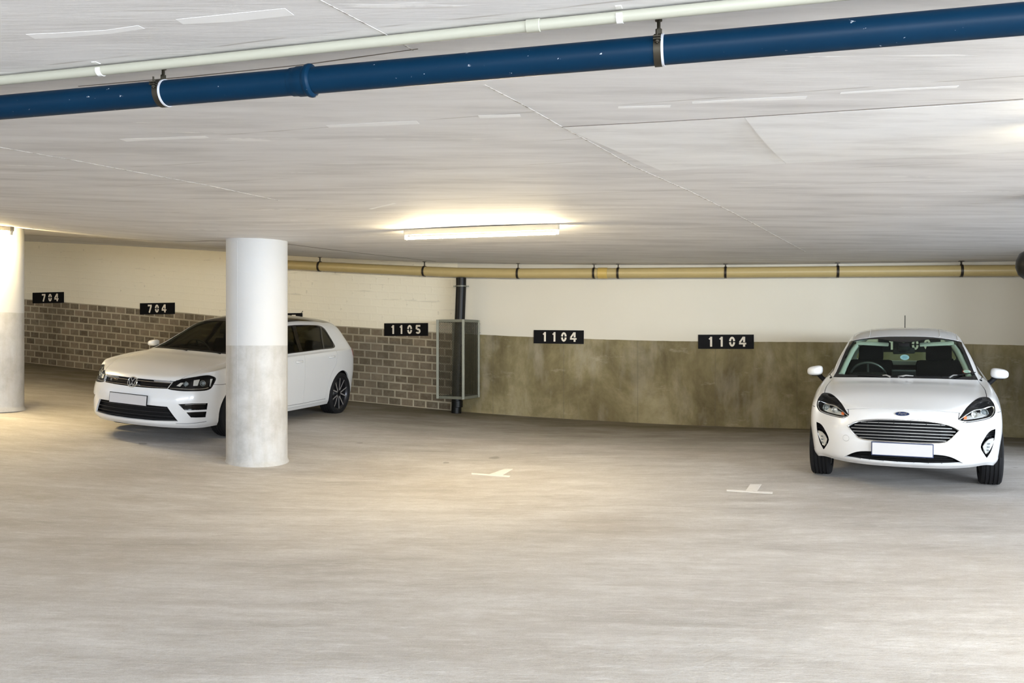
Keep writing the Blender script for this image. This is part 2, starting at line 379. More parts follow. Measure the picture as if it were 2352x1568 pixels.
# joints, cracks and repair strips in the soffit
def strip_on(surf, pts, wd, th, name, mat, kind='structure'):
    """flat ribbon following the ceiling (th<0) or floor (th>0) through world xy points"""
    out = MB(); P = [Vector((p[0], p[1])) for p in pts]; dense = []
    for a, b in zip(P, P[1:]):
        k = max(1, int((b-a).length/0.12)); dense += [a.lerp(b, i/k) for i in range(k)]
    dense.append(P[-1]); vs = []; fs = []; n = len(dense)
    for i, p in enumerate(dense):
        d = (dense[min(i+1, n-1)]-dense[max(i-1, 0)]).normalized(); nr = Vector((-d.y, d.x))
        ww = wd*(0.75+0.5*random.random())/2 if kind == 'structure' else wd/2
        for s, e in ((-1, 0), (1, 0), (1, 1), (-1, 1)):
            q = p+nr*s*ww; vs.append((q.x, q.y, float(surf(q.x, q.y))+(th if e else -th*0.5)))
        if i: fs += [((i-1)*4+k, (i-1)*4+(k+1) % 4, i*4+(k+1) % 4, i*4+k) for k in range(4)]
    fs += [(0, 1, 2, 3), ((n-1)*4+3, (n-1)*4+2, (n-1)*4+1, (n-1)*4)]
    return tag(out.add(vs, fs).build(name, mat), kind=kind)
t = NT('rough_joint_plaster'); t.pr(Base__Color=t.ramp(t.noise(t.coords(), 22.0, 4, 0.7), [(0.38, (0.30, 0.27, 0.24)), (0.5, (0.66, 0.64, 0.61)), (0.65, (0.84, 0.83, 0.82))]), Roughness=0.8); m_plaster = t.m
m_crack = simple('dark_joint_shadow_gap', (0.16, 0.135, 0.11), 0.9, var=0.2)
def cpx(seq): return [ray(u, v, cz).xy for u, v in seq]
tn = 1
for seq, wd, mt in (
        ([(735, 0), (880, 76), (950, 116)], 0.006, m_plaster),
        ([(1112, 195), (1200, 240), (1290, 291), (1390, 345), (1450, 380), (1580, 437), (1690, 492), (1790, 546), (1850, 578)], 0.010, m_plaster),
        ([(0, 338), (170, 368), (330, 398), (470, 424), (640, 460)], 0.007, m_plaster),
        ([(180, 198), (430, 176), (700, 148), (960, 112)], 0.006, m_crack),
        ([(1290, 291), (1500, 280), (1710, 268.3)], 0.004, m_crack),
        ([(1710, 268.3), (2000, 250), (2200, 237), (2350, 227)], 0.004, m_crack),
        ([(30, 538), (180, 545), (330, 551), (480, 553), (524, 553)], 0.03, m_crack),
        ([(660, 560), (720, 568), (860, 585), (1000, 600)], 0.03, m_crack)):
    strip_on(cz, cpx(seq), wd, -0.0022 if seq[0] in ((1290, 291), (1710, 268.3)) else -0.0012, 'trim_%d' % tn, mt); tn += 1
m_smear = simple('white_plaster_smear', (0.93, 0.925, 0.92), 0.75, var=0.04)
for seq, wd in (([(70, 84), (150, 80), (250, 73), (325, 62)], 0.022), ([(412, 50), (520, 42), (665, 27)], 0.030), ([(752, 290), (850, 286), (960, 281)], 0.030), ([(1420, 247), (1540, 244)], 0.020), ([(1590, 236), (1700, 230), (1852, 224)], 0.022),
                ([(1930, 214), (2060, 206), (2200, 199)], 0.014), ([(282, 322), (380, 318), (476, 314)], 0.03), ([(1100, 268), (1195, 265)], 0.03), ([(850, 480), (905, 467)], 0.02)):
    strip_on(cz, cpx(seq), wd*1.8, -0.0006, 'trim_%d' % tn, m_smear); tn += 1
# shallow raised soffit boards
def board(seq, th, mat, wedge=False):
    global tn
    P = cpx(seq); n = 10; vs = []; fs = []
  # a board pressed flush along its front and back edges, sagging between them
    for e in (0.02, -th):
        for j in range(n+1):
            for i in range(n+1):
                a = P[0].lerp(P[1], i/n); b = P[3].lerp(P[2], i/n); p = a.lerp(b, j/n); vs.append((p.x, p.y, float(cz(p.x, p.y))+(e if e > 0 or not wedge else -0.0012-th*math.sin(PI*j/n))))
    N = n+1; o = N*N
    for j in range(n):
        for i in range(n):
            q = (j*N+i, j*N+i+1, (j+1)*N+i+1, (j+1)*N+i); fs += [q, tuple(o+k for k in q[::-1])]
    for i in range(n): fs += [(i, o+i, o+i+1, i+1), (n*N+i, n*N+i+1, o+n*N+i+1, o+n*N+i), (i*N, (i+1)*N, o+(i+1)*N, o+i*N), (i*N+n, o+i*N+n, o+(i+1)*N+n, (i+1)*N+n)]
    tag(MB().add(vs, fs).build('trim_%d' % tn, mat), kind='structure'); tn += 1
t = NT('smooth_plastered_board'); nz = t.noise(t.coords(rot=ROT, scale=(0.6, 3, 1)), 2.5, 6, 0.65)
t.pr(Base__Color=t.ramp(nz, [(0.3, (0.72, 0.71, 0.70)), (0.5, (0.85, 0.845, 0.84)), (0.7, (0.91, 0.905, 0.90))]), Roughness=0.7); t.bump(nz, 0.15, 0.01); m_board = t.m
board([(1710, 269), (2620, 215), (2900, 315), (1806, 375)], 0.014, m_board, True)
board([(1292, 292), (1709, 269), (1804, 375), (1520, 392)], 0.0012, m_board)

# ------------------------------------------------------------------ columns
def column(x, y, label):
    z = float(fz(x, y)); h = float(cz(x, y))-z
    prof = [(0.0, -0.03), (0.355, -0.03), (0.338, 0.012), (0.331, 0.03), (0.33, 0.05), (0.33, h*0.5), (0.33, h-0.02), (0.333, h+0.03), (0.0, h+0.03)]
    # formwork seam: a slim raised line down the shaft
    mb = MB().lathe(prof, n=96)
    o = mb.build('concrete_column', M['column'], smooth=True)
    o.location = (x, y, z)
    tag(o, label, 'column', 'round columns')
    for ang in (math.radians(-112), math.radians(150)):
        s = MB().box((0.3305*math.cos(ang), 0.3305*math.sin(ang), h/2), (0.003, 0.003, h-0.06), Matrix.Rotation(ang, 3, 'Z')).build('formwork_seam', M['column'], o)
    return o
column(-2.84, 9.7, 'round column, white above bare concrete, in front of the car with the dark windscreen')
column(-6.93, 11.7, 'round column cut off by the left edge, under the end of a lit tube')

# ------------------------------------------------------------------ bay number signs
STROKE = 0.028
def digit_mb(mb, ch, cx, z0, h, d, M4):
    """stencil digits built from bars and arcs; local x right, y up"""
    wd = h*0.60; s = h*0.20
    def bar(p, q, w=s):
        p = Vector(p); q = Vector(q); t_ = (q-p).normalized(); n_ = Vector((-t_.y, t_.x))*w/2
        mb.prism([(cx+v.x, z0+v.y) for v in (p-n_, q-n_, q+n_, p+n_)], 0, d, M4)
    def arc(c, rx, ry, a0, a1, w=s, n=12):
        th = [math.radians(a0+(a1-a0)*i/n) for i in range(n+1)]
        out = [(c[0]+rx*math.cos(t_), c[1]+ry*math.sin(t_)) for t_ in th]; inn = [(c[0]+(rx-w)*math.cos(t_), c[1]+(ry-w)*math.sin(t_)) for t_ in th]
        for i in range(n):
            mb.prism([(cx+p[0], z0+p[1]) for p in (inn[i], out[i], out[i+1], inn[i+1])], 0, d, M4)
    if ch == '1':
        bar((0.03*h, 0), (0.03*h, h)); bar((0.03*h, h*0.93), (-0.17*h, h*0.74), s*0.7)
    elif ch == '0':
        arc((0, h/2), wd/2, h/2, 8, 172); arc((0, h/2), wd/2, h/2, 188, 352)
    elif ch == '7':
        bar((-wd/2, h-s/2), (wd/2, h-s/2)); bar((wd*0.36, h-s*0.9), (-wd*0.12, 0), s*1.05)
    elif ch == '4':
        bar((wd*0.2, 0), (wd*0.2, h*0.24)); bar((wd*0.2, h*0.46), (wd*0.2, h)); bar((wd*0.12, h*0.97), (-wd*0.52, h*0.42), s*0.85)
        bar((-wd*0.62, h*0.31), (wd*0.55, h*0.31), s*0.85)
    elif ch == '5':
        bar((-wd*0.42, h-s/2), (wd*0.45, h-s/2)); bar((-wd*0.30, h*0.52), (-wd*0.30, h-s*0.5))
        arc((-0.01*h, h*0.31), wd*0.52, h*0.31, -150, 128)
def sign(u, vc, text, label, group=None, inset=0.0, tilt=0.0):
    p, d, nr = wall_pt(u, 0.004); z = CAMZ+(V0-vc)/F*p.y
    root = empty('number_sign', (p.x, p.y, z-0.1075))
    d3 = Vector((d.x, d.y, 0)); n3 = Vector((nr.x, nr.y, 0)); up = Vector((0, 0, 1))
    R = Matrix((d3, up, n3)).transposed()
    if tilt: R = R@Matrix.Rotation(tilt, 3, 'Z')
    root.rotation_euler = R.to_euler()
    tag(root, label, 'sign', group)
    pl = MB().bbox((0, 0.1075, 0.006), (0.82, 0.215, 0.012), 0.002).build('backing_plate', M['black_sign'], root)
    h = 0.150; n = len(text); sp = 0.170 if len(text) == 3 else 0.157
    for i, ch in enumerate(text):
        mb = MB(); digit_mb(mb, ch, 0, 0.033, h, 0.0035, Matrix.Translation((0, 0, 0)))
        o = mb.build('digit', M['digit'], root); o.location = ((i-(n-1)/2)*sp+inset, 0, 0.0125)
    return root
sign(111.5, 683.5, '704', 'black bay sign reading 704, farthest left, beside the left column', inset=0.06)
sign(362, 708.5, '704', 'black bay sign reading 704 above the bonnet of the car by the column')
sign(650, 733, '1105', 'black bay sign peeking over the roof of the car behind the column')
sign(933, 756.5, '1105', 'black bay sign reading 1105 on the brick wall left of the mesh cage', inset=-0.005)
sign(1283, 773.5, '1104', 'black bay sign reading 1104 nearest the mesh cage', inset=0.01, tilt=-0.012)
sign(1667, 784.5, '1104', 'black bay sign reading 1104 nearest the frontal car', inset=0.015)
sign(2088, 791, '1100', 'black bay sign glimpsed through the glass of the frontal car')

# ------------------------------------------------------------------ cream pipe along the back wall
pc = []
for u in (592, 640, 700, 770, 850, 930, 1000, 1060, 1120, 1200, 1300, 1420, 1560, 1700, 1860, 2030, 2200, 2330, 2392):
    p, d, nr = wall_pt(u, 0.24); vv = np.interp(u, [592, 660, 800, 975, 1060, 1200, 1420, 1667, 1925, 2208, 2350, 2700], [602, 607, 614, 622, 625.5, 627.5, 627, 625.5, 623.5, 621.5, 621, 620])
    pc.append(Vector((p.x, p.y, CAMZ+(V0-vv)/F*p.y)))
def pipe_at(u):
    for a, b in zip(pc, pc[1:]):
        ua = U0+F*a.x/a.y; ub = U0+F*b.x/b.y
        if ua <= u <= ub: t_ = (u-ua)/(ub-ua); return a.lerp(b, t_), (b-a).normalized()
root = empty('drain_pipe', pc[0]); tag(root, 'long cream horizontal pipe hung under the ceiling along the back wall', 'pipe')
off = pc[0]
MB().tube([p-off for p in pc], 0.079, 28).build('pipe_run', M['cream_pipe'], root, smooth=True)
p, d = pipe_at(1385); MB().tube([p-off-d*0.075, p-off-d*0.07, p-off+d*0.07, p-off+d*0.075], [0.081, 0.086, 0.086, 0.081], 28).build('coupling', M['ochre'], root, smooth=True)
e0 = pc[0]-off; MB().tube([e0+Vector((0.02, 0, 0)), e0, e0+Vector((-0.07, 0.05, 0)), e0+Vector((-0.08, 0.12, 0)), e0+Vector((-0.075, 0.16, 0))], 0.079, 24).build('elbow', M['cream_pipe'], root, smooth=True)
for u in (735, 975, 1190, 1365, 1420, 1667, 1925, 2208):
    p, d = pipe_at(u); R = d.to_track_quat('Z', 'Y').to_matrix().to_4x4()
    ztop = float(cz(p.x, p.y))
    br = empty('pipe_bracket', p)
    tag(br, {735: 'pipe strap just right of the front column, far left on the cream pipe', 975: 'pipe strap on the cream pipe left of the black downpipe', 1190: 'pipe strap on the cream pipe right of the black downpipe',
             1365: 'pipe strap touching the ochre coupling on the cream pipe', 1420: 'pipe strap just right of the ochre coupling', 1667: 'pipe strap on the cream pipe above the right 1104 sign',
             1925: 'pipe strap on the cream pipe above the left mirror of the frontal car', 2208: 'pipe strap on the cream pipe nearest the right edge'}[u], 'pipe strap', 'straps of the cream pipe')
    MB().lathe([(0.080, -0.017), (0.088, -0.017), (0.088, 0.017), (0.080, 0.017)], R, 32, close=True).build('strap_ring', M['black_steel'], br, smooth=True)
    MB().box((0, 0, (0.085+ztop-p.z)/2), (0.018, 0.018, max(0.02, ztop-p.z-0.08))).box((0, 0, ztop-p.z-0.004), (0.06, 0.05, 0.006)).build('hanger_rod', M['black_steel'], br)

# ------------------------------------------------------------------ black downpipe and its mesh guard
pj, dj = pipe_at(1059)
T = at(1059, 641, pj.y); Bq = at(1048, 950, pj.y+0.02); Bq.z = float(fz(Bq.x, Bq.y))
pp = [Vector((T.x, T.y, pj.z-0.086)), at(1059, 660, pj.y), at(1056, 735, pj.y), at(1050, 880, pj.y+0.02), Bq]
dp = empty('downpipe', Bq); tag(dp, 'black vertical downpipe from the cream pipe down through the mesh cage', 'pipe')
MB().tube([p-Bq for p in pp], 0.083, 28).build('pipe_run', M['black_pipe'], dp, smooth=True)
q = at(1050, 925, pj.y+0.02)-Bq
MB().tube([q-Vector((0, 0, 0.07)), q-Vector((0, 0, 0.065)), q+Vector((0, 0, 0.035)), q+Vector((0, 0, 0.04))], [0.084, 0.092, 0.092, 0.084], 28).build('socket', M['black_pipe'], dp, smooth=True)
q = at(1059, 657, pj.y)-Bq
MB().lathe([(0.084, -0.010), (0.090, -0.010), (0.090, 0.010), (0.084, 0.010)], Matrix.Translation(q), 32, close=True).box(q+Vector((0.105, 0.02, 0)), (0.045, 0.02, 0.02)).box(q+Vector((-0.105, 0.02, 0)), (0.045, 0.02, 0.02)).build('pipe_clamp', M['steel'], dp, smooth=True)

FLp, FRp, BRp = at(1005, 917, 13.80), at(1064, 917, 13.58), at(1099, 907, 14.12)
zb, zt2 = FRp.z, at(1064, 733, 13.58).z
FLp.z = FRp.z = BRp.z = zb; BLp = FLp+(BRp-FRp)
cage = empty('pipe_guard_cage', FRp); tag(cage, 'galvanised wire mesh cage guarding the black downpipe on the wall', 'cage')
cor = [p-FRp for p in (FLp, FRp, BRp, BLp)]; hh = zt2-zb
def bar_mb(mb, a, b, w, d):
    a = Vector(a); b = Vector(b); t_ = (b-a).normalized(); q_ = t_.to_track_quat('Z', 'Y').to_matrix()
    mb.box((a+b)/2, (w, d, (b-a).length), q_)
for c in cor: MB().bbox(c+Vector((0, 0, hh/2)), (0.040, 0.040, hh), 0.003).build('corner_angle', M['steel'], cage)
for z in (0.02, hh-0.02):
    nm = MB()
    for a, b in zip(cor, cor[1:]+cor[:1]): bar_mb(nm, a+Vector((0, 0, z)), b+Vector((0, 0, z)), 0.012, 0.042)
    nm.build('frame_rail', M['steel'], cage)
def mesh_panel(a, b, z0, z1, cw=0.019, chh=0.0125):
    """expanded metal: zigzag strands"""
    mb = MB(); L = (b-a).length; d = (b-a)/L; n = int(L/cw); rows = int((z1-z0)/chh); cw = L/n
    nr = Vector((d.y, -d.x, 0)); r = 0.0030
    for s0 in (0, 1):
        for j in range(rows):
            for i in range(n):
                x0, x1 = i*cw, (i+1)*cw; za, zb_ = (z0+j*chh, z0+(j+1)*chh) if (i+j+s0) % 2 == 0 else (z0+(j+1)*chh, z0+j*chh)
                if s0: continue
                p0 = a+d*x0+Vector((0, 0, za)); p1 = a+d*x1+Vector((0, 0, zb_))
                t_ = (p1-p0).normalized(); up = t_.cross(nr)*r
                mb.add([p0-up, p1-up, p1+up, p0+up, p0-up+nr*0.002, p1-up+nr*0.002, p1+up+nr*0.002, p0+up+nr*0.002], [(0, 1, 2, 3), (7, 6, 5, 4), (0, 4, 5, 1), (3, 2, 6, 7)])
    return mb
for a, b in zip(cor[:3], cor[1:]): mesh_panel(a, b, 0.03, hh-0.03).build('mesh_panel', M['mesh_wire'], cage)
for k in range(9):
    MB().lathe([(0.0, 0.0), (0.009, 0.0), (0.007, 0.006), (0, 0.007)], Matrix.Translation(cor[2]+Vector((0.022, 0, 0.06+k*(hh-0.12)/8)))@Matrix.Rotation(PI/2, 4, 'Y'), 8).build('rivet', M['steel'], cage)

# ------------------------------------------------------------------ blue pipe across the near ceiling
b0, b1 = at(-160, 258, 3.84), at(2520, 27, 2.52)
# keep the run just below the soffit
def zpipe(u, v, z): y = (z-CAMZ)*F/(V0-v); return at(u, v, y)
ZB = CAMZ+0.965
bp = [zpipe(-200, 263.5, ZB), zpipe(0, 247, ZB), zpipe(700, 188, ZB), zpipe(1500, 125, ZB), zpipe(2352, 43, ZB+0.0), zpipe(2600, 19, ZB)]
off = bp[0].copy(); br_ = empty('drain_pipe', off); tag(br_, 'thick blue plastic pipe running across the near ceiling', 'pipe')
L0 = bp[1]; L1 = bp[4]; dirb = (L1-L0).normalized()
def bline(u):
    k = (u-U0)/F; t_ = (k*L0.y-L0.x)/(dirb.x-k*dirb.y); return L0+dirb*t_
P0 = bline(-250); P1 = bline(2700)
RB = 0.0485
off = P0
br_.location = off
MB().tube([P0-off, bline(700)-off, P1-off], RB, 40).build('pipe_run', M['blue_pipe'], br_, smooth=True)
q = bline(712)-off; R = dirb.to_track_quat('Z', 'Y').to_matrix().to_4x4()
MB().lathe([(RB-0.002, -0.075), (RB+0.003, -0.072), (RB+0.004, -0.05), (RB+0.0065, -0.045), (RB+0.0065, -0.012), (RB+0.011, -0.006), (RB+0.013, 0.002), (RB+0.012, 0.010), (RB+0.006, 0.016), (RB-0.002, 0.018)], Matrix.Translation(q)@R, 48).build('socket_collar', M['blue_pipe'], br_, smooth=True)
for u, lb in ((375, 'metal strap holding the blue pipe on the left, left of the collar'), (1513, 'metal strap holding the blue pipe at the centre right')):
    q = bline(u); zc = float(cz(q.x, q.y)); s = empty('pipe_bracket', q); tag(s, lb, 'pipe strap', 'straps of the blue pipe')
    MB().lathe([(RB+0.0005, -0.013), (RB+0.0045, -0.013), (RB+0.0045, 0.011), (RB+0.0005, 0.011)], R, 48, close=True).build('strap_ring', M['rust_steel'], s, smooth=True)
    MB().lathe([(RB+0.0003, 0.011), (RB+0.0035, 0.011), (RB+0.0035, 0.019), (RB+0.0003, 0.019)], R, 48, close=True).build('rubber_lining', M['rubber_lip'], s, smooth=True)
    yv = R.to_3x3()@Vector((0, 1, 0)); xv = R.to_3x3()@Vector((1, 0, 0))
    side = Vector((0, 0, 1)).cross(dirb).normalized()
    if side.y > 0: side = -side
    ear = side*(RB+0.010)+Vector((0, 0, 0.018))
    Rm = Matrix((dirb, side, dirb.cross(side))).transposed()
    MB().bbox(ear, (0.024, 0.022, 0.005), 0.001, Rm).bbox(ear+Vector((0, 0, 0.008)), (0.024, 0.022, 0.005), 0.001, Rm).tube([ear-Vector((0, 0, 0.014)), ear+Vector((0, 0, 0.03))], 0.0035, 10).tube([ear-Vector((0, 0, 0.010)), ear-Vector((0, 0, 0.004))], 0.0075, 6).build('clamp_bolt', M['rust_steel'], s)
    MB().tube([(0, 0, RB+0.003), (0, 0, zc-q.z-0.002)], 0.006, 12).tube([(0, 0, RB+0.004), (0, 0, RB+0.022)], 0.011, 6).tube([(0, 0, zc-q.z-0.008), (0, 0, zc-q.z)], 0.012, 12).build('hanger_rod', M['rust_steel'], s)

# ------------------------------------------------------------------ off-white conduit with saddle clips
RC = 0.0185
c0 = ray(-30, 175, cz).xy; c1 = ray(1500, 15, cz).xy; dc = (c1-c0).normalized()
def cpt(t_, dz=0.0): p = c0+dc*t_; return Vector((p.x, p.y, float(cz(p.x, p.y))-RC-0.004+dz))
Lc = (c1-c0).length
cpts = [cpt(t_) for t_ in np.linspace(-0.6, Lc+1.6, 30)]
cd = empty('conduit_pipe', cpts[0]); tag(cd, 'thin off-white plastic conduit clipped to the ceiling above the blue pipe', 'conduit')
MB().tube([p-cpts[0] for p in cpts], RC, 24).build('pipe_run', M['conduit'], cd, smooth=True)
def c_of_u(u):
    k = (u-U0)/F; return (k*c0.y-c0.x)/(dc.x-k*dc.y)
tq = c_of_u(1225); d3 = (cpt(tq+0.05)-cpt(tq-0.05)).normalized()
MB().tube([cpt(tq)-cpts[0]-d3*0.024, cpt(tq)-cpts[0]-d3*0.022, cpt(tq)-cpts[0]+d3*0.022, cpt(tq)-cpts[0]+d3*0.024], [RC, RC+0.003, RC+0.003, RC], 24).build('coupling', M['conduit'], cd, smooth=True)
for u, lb in ((232, 'small white saddle clip on the conduit at the far left'), (1424, 'small white saddle clip on the conduit at the top centre')):
    q = cpt(c_of_u(u)); s = empty('conduit_clip', q); tag(s, lb, 'clip', 'clips of the conduit')
    Rm = Matrix((Vector((-dc.y, dc.x, 0)), Vector((0, 0, 1)), Vector((dc.x, dc.y, 0)))).transposed().to_4x4()
    Rm = Matrix((Vector((dc.y, -dc.x, 0)), Vector((0, 0, 1)), Vector((dc.x, dc.y, 0)))).transposed().to_4x4()
    MB().lathe([(RC+0.0003, -0.010), (RC+0.003, -0.010), (RC+0.003, 0.010), (RC+0.0003, 0.010)], Rm, 24, (PI*0.9, PI*2.1), close=True).build('saddle', M['clip'], s, smooth=True)
    zc_ = RC+0.003
    for sd in (-1, 1): MB().bbox(Vector((-dc.y, dc.x, 0))*0.0265*sd+Vector((0, 0, zc_)), (0.020, 0.028, 0.003), 0.001, Matrix.Rotation(math.atan2(dc.y, dc.x), 3, 'Z')).build('fixing_tab', M['clip'], s)

# ------------------------------------------------------------------ fluorescent battens
def batten(pa, pb, label, tube='tube'):
    """pa, pb: xy ends"""
    pa = Vector(pa); pb = Vector(pb); L = (pb-pa).length; d = (pb-pa)/L; mid = (pa+pb)/2
    za = float(cz(pa.x, pa.y)); zb_ = float(cz(pb.x, pb.y)); zm = (za+zb_)/2
    ax = Vector((d.x*L, d.y*L, zb_-za)).normalized(); ny = Vector((0, 0, 1)).cross(ax).normalized(); nz_ = ax.cross(ny)
    R = Matrix((ax, ny, nz_)).transposed(); r = empty('fluorescent_light', (mid.x, mid.y, zm)); r.rotation_euler = R.to_euler()
    tag(r, label, 'light', 'tube lights on the ceiling')
    MB().bbox((0, 0, -0.030), (L, 0.062, 0.056), 0.004).build('batten_body', M['lamp_body'], r)
    MB().tube([(-L/2+0.035, 0, -0.088), (L/2-0.035, 0, -0.088)], 0.0135, 16).build('tube', M[tube], r, smooth=True)
    for s in (-1, 1): MB().bbox((s*(L/2-0.012), 0, -0.075), (0.024, 0.036, 0.062), 0.004).build('lamp_holder', M['clip'], r)
    return r
q0 = ray(926, 530, cz); q1 = ray(1284, 528, cz)
batten((-1.08, 8.76), (0.455, 8.42), 'lit tube light on the ceiling in the centre')
batten((-6.32, 11.02), (-7.83, 11.46), 'lit tube light cut off by the left edge above the left column', 'tube_new')
batten((2.60, 4.12), (4.05, 3.72), 'tube light just beyond the right edge over the near ceiling', 'tube_old')

# ------------------------------------------------------------------ black pipe bend at the right edge
yb = 6.4
bb = empty('pipe_bend', at(2392, 612, yb)); tag(bb, 'black rounded pipe bend entering at the right edge below the ceiling', 'pipe')
o_ = at(2392, 612, yb); ctop = float(cz(o_.x, o_.y))-o_.z
MB().tube([(0.02, 0, ctop-0.0), (0.02, 0, 0.12), (0.01, 0, 0.03), (0.0, 0, -0.05), (0.02, 0, -0.15), (0.06, 0, -0.26), (0.14, 0, -0.36), (0.26, 0, -0.42)], [0.10, 0.105, 0.125, 0.125, 0.10, 0.085, 0.082, 0.08], 28).build('bend', M['black_pipe'], bb, smooth=True)
MB().lathe([(0.11, -0.09), (0.15, -0.055), (0.168, 0.0), (0.163, 0.05), (0.14, 0.10), (0.10, 0.125)], Matrix.Translation((0.0, 0, 0.0)), 40).build('socket_collar', M['black_pipe'], bb, smooth=True)

# ------------------------------------------------------------------ painted T marks at the bay corners
def floor_mark(bar, stem, label):
    mb = MB()
    for quad in (bar, stem):
        P = [ray(u, v, fz) for u, v in quad]; n = 8; vs = []; fs = []
        for e in (-0.004, 0.0025):
            for j in range(n+1):
                for i in range(n+1):
                    p = P[0].lerp(P[1], i/n).lerp(P[3].lerp(P[2], i/n), j/n); vs.append((p.x, p.y, float(fz(p.x, p.y))+e))
        N = n+1; o = N*N
        for j in range(n):
            for i in range(n):
                q = (j*N+i, j*N+i+1, (j+1)*N+i+1, (j+1)*N+i); fs += [q[::-1], tuple(o+k for k in q)]
        for i in range(n): fs += [(i, i+1, o+i+1, o+i), (n*N+i, o+n*N+i, o+n*N+i+1, n*N+i+1), (i*N, o+i*N, o+(i+1)*N, (i+1)*N), (i*N+n, (i+1)*N+n, o+(i+1)*N+n, o+i*N+n)]
        mb.add(vs, fs)
    o = mb.build('painted_bay_mark', M['road_paint']); tag(o, label, 'floor marking', 'bay marks on the floor')
floor_mark([(1083, 1086), (1172, 1092.5), (1170, 1095.5), (1083, 1089)], [(1158, 1077), (1178, 1077), (1152, 1092), (1124, 1089)], 'white painted T mark on the floor nearer the column')
floor_mark([(1669, 1124), (1775, 1130), (1774, 1133.5), (1669, 1127)], [(1723, 1112), (1749, 1112), (1737, 1130), (1712, 1128)], 'white painted T mark on the floor nearer the frontal car')

# ------------------------------------------------------------------ car bodies
# local axes of a car: x = towards its left side, y = rearward from the nose, z = up from the ground
def cr_up(A, n, g0=None, g1=None):
    """Catmull-Rom through the rows of A (m, k, 3), n steps per span"""
    A = np.asarray(A, float); m = len(A)
    P0 = 2*A[0]-A[1] if g0 is None else g0; P1 = 2*A[-1]-A[-2] if g1 is None else g1
    E = np.concatenate([P0[None], A, P1[None]]); out = []
    for i in range(m-1):
        a, b, c, d = E[i:i+4]
        for s in range(n):
            t_ = s/n; out.append(0.5*((2*b)+(c-a)*t_+(2*a-5*b+4*c-d)*t_*t_+(3*b-a-3*c+d)*t_**3))
    out.append(A[-1]); return np.array(out)
def mir(p): q = p.copy(); q[..., 0] *= -1; return q
def car_surface(S, nf=9, ns=9, nk=7, nj=7):
    """dense half-surface points of belt and top patches, mirrored into one bmesh"""
    fx, fy = S['front'], S['bow']; st = S['stations']; rx = S['rear']; K = len(S['rows'])
    cols = []
    for i, x in enumerate(fx): cols.append(('f', x, fy[i], S['fw'][i], S['fs'][i]))
    for lon, lat, fwt in zip(st, S['lat'], S['sfw']): cols.append(('s', lat, lon, fwt, 1.0))
    for (x, y, sw) in rx: cols.append(('r', x, y, 0.0, sw))
    G = np.zeros((K, len(cols), 3))
    for k, (fr, nose, sweep, ins, rin) in enumerate(S['rows']):
        for c, (kd, lat, lon, fwt, swt) in enumerate(cols):
            zz = S['zb'][c]+(S['zt'][c]-S['zb'][c])*fr
            if kd == 'f': p = (lat-ins*swt, nose*fwt+lon*sweep, zz)
            elif kd == 's': p = (lat-ins, lon+nose*fwt, zz)
            else: p = (lat-ins*swt, lon-rin*(1 if lat < .6 else .7), zz)
            G[k, c] = p
    for (k, c), d in S.get('tweak', {}).items(): G[k, c] += d
    nF = len(fx); nS = len(st); nc = len(cols)
    B = cr_up(G, nk)                                                       # along z
    B = cr_up(B.transpose(1, 0, 2), ns, mir(B[:, 1]), mir(B[:, nc-2]))      # along columns -> (cols, rows)
    B = B.transpose(1, 0, 2)
    edge = B[-1]                                                           # belt top edge, all columns
    J = 5; nst = nS+2
    T = np.zeros((nst, J+1, 3)); fe = edge[:(nF-1)*ns+1]; re_ = edge[(nF-1+nS+1)*ns:]
    for j in range(J+1):
        T[0, j] = fe[round((nF-1)*ns*j/J)]; T[-1, j] = re_[round((len(re_)-1)*(1-j/J))]
    for i in range(nS):
        for j in range(J):
            q = S['top'][i][j]; T[i+1, j] = (q[0], st[i]+(q[2] if len(q) > 2 else 0), q[1])
        T[i+1, J] = G[-1, nF+i]
    mj = (nF-1)*ns                                                         # dense samples across = those of the front edge
    U = cr_up(T, ns)                                                       # along stations
    U = U.transpose(1, 0, 2); U = cr_up(U, 12, mir(U[1]))                 # across
    q = np.linspace(0, len(U)-1, mj+1); lo = np.floor(q).astype(int); hi = np.minimum(lo+1, len(U)-1); fr_ = (q-lo)[:, None, None]
    U = U[lo]*(1-fr_)+U[hi]*fr_                                            # (mj+1, n, 3)
    U[:, 0] = fe; U[-1] = edge[(nF-1)*ns:(nF-1)*ns+U.shape[1]]
    rr = re_[::-1]; qq = np.linspace(0, len(rr)-1, mj+1); lo = np.floor(qq).astype(int); hi = np.minimum(lo+1, len(rr)-1); f2 = (qq-lo)[:, None]
    if len(rr) == mj+1: U[:, -1] = rr
    else: U[:, -1] = rr[lo]*(1-f2)+rr[hi]*f2
    bm = bmesh.new()
    for Gd in (B, U):
        for sgn in (1, -1):
            V = [[bm.verts.new((p[0]*sgn, p[1], p[2])) for p in row] for row in Gd]
            for a in range(len(V)-1):
                for b in range(len(V[0])-1):
                    f = (V[a][b], V[a][b+1], V[a+1][b+1], V[a+1][b])
                    bm.faces.new(f)
    bmesh.ops.remove_doubles(bm, verts=bm.verts[:], dist=0.0012)
    bmesh.ops.dissolve_degenerate(bm, edges=bm.edges[:], dist=0.0005)
    # soften the shoulder seam
    near = {}
    bm.verts.ensure_lookup_table()
    kd = [v for v in bm.verts]
    E3 = edge
    for it in range(S.get('soft', 5)):
        sel = []
        for v in kd:
            if not v.is_valid: continue
            d = near.get(v)
            if d is None:
                p = np.array((abs(v.co.x), v.co.y, v.co.z)); d = np.sqrt(((E3-p)**2).sum(1).min()); near[v] = d
            if d < 0.035: sel.append(v)
        bmesh.ops.smooth_vert(bm, verts=sel, factor=0.5, use_axis_x=True, use_axis_y=True, use_axis_z=True)
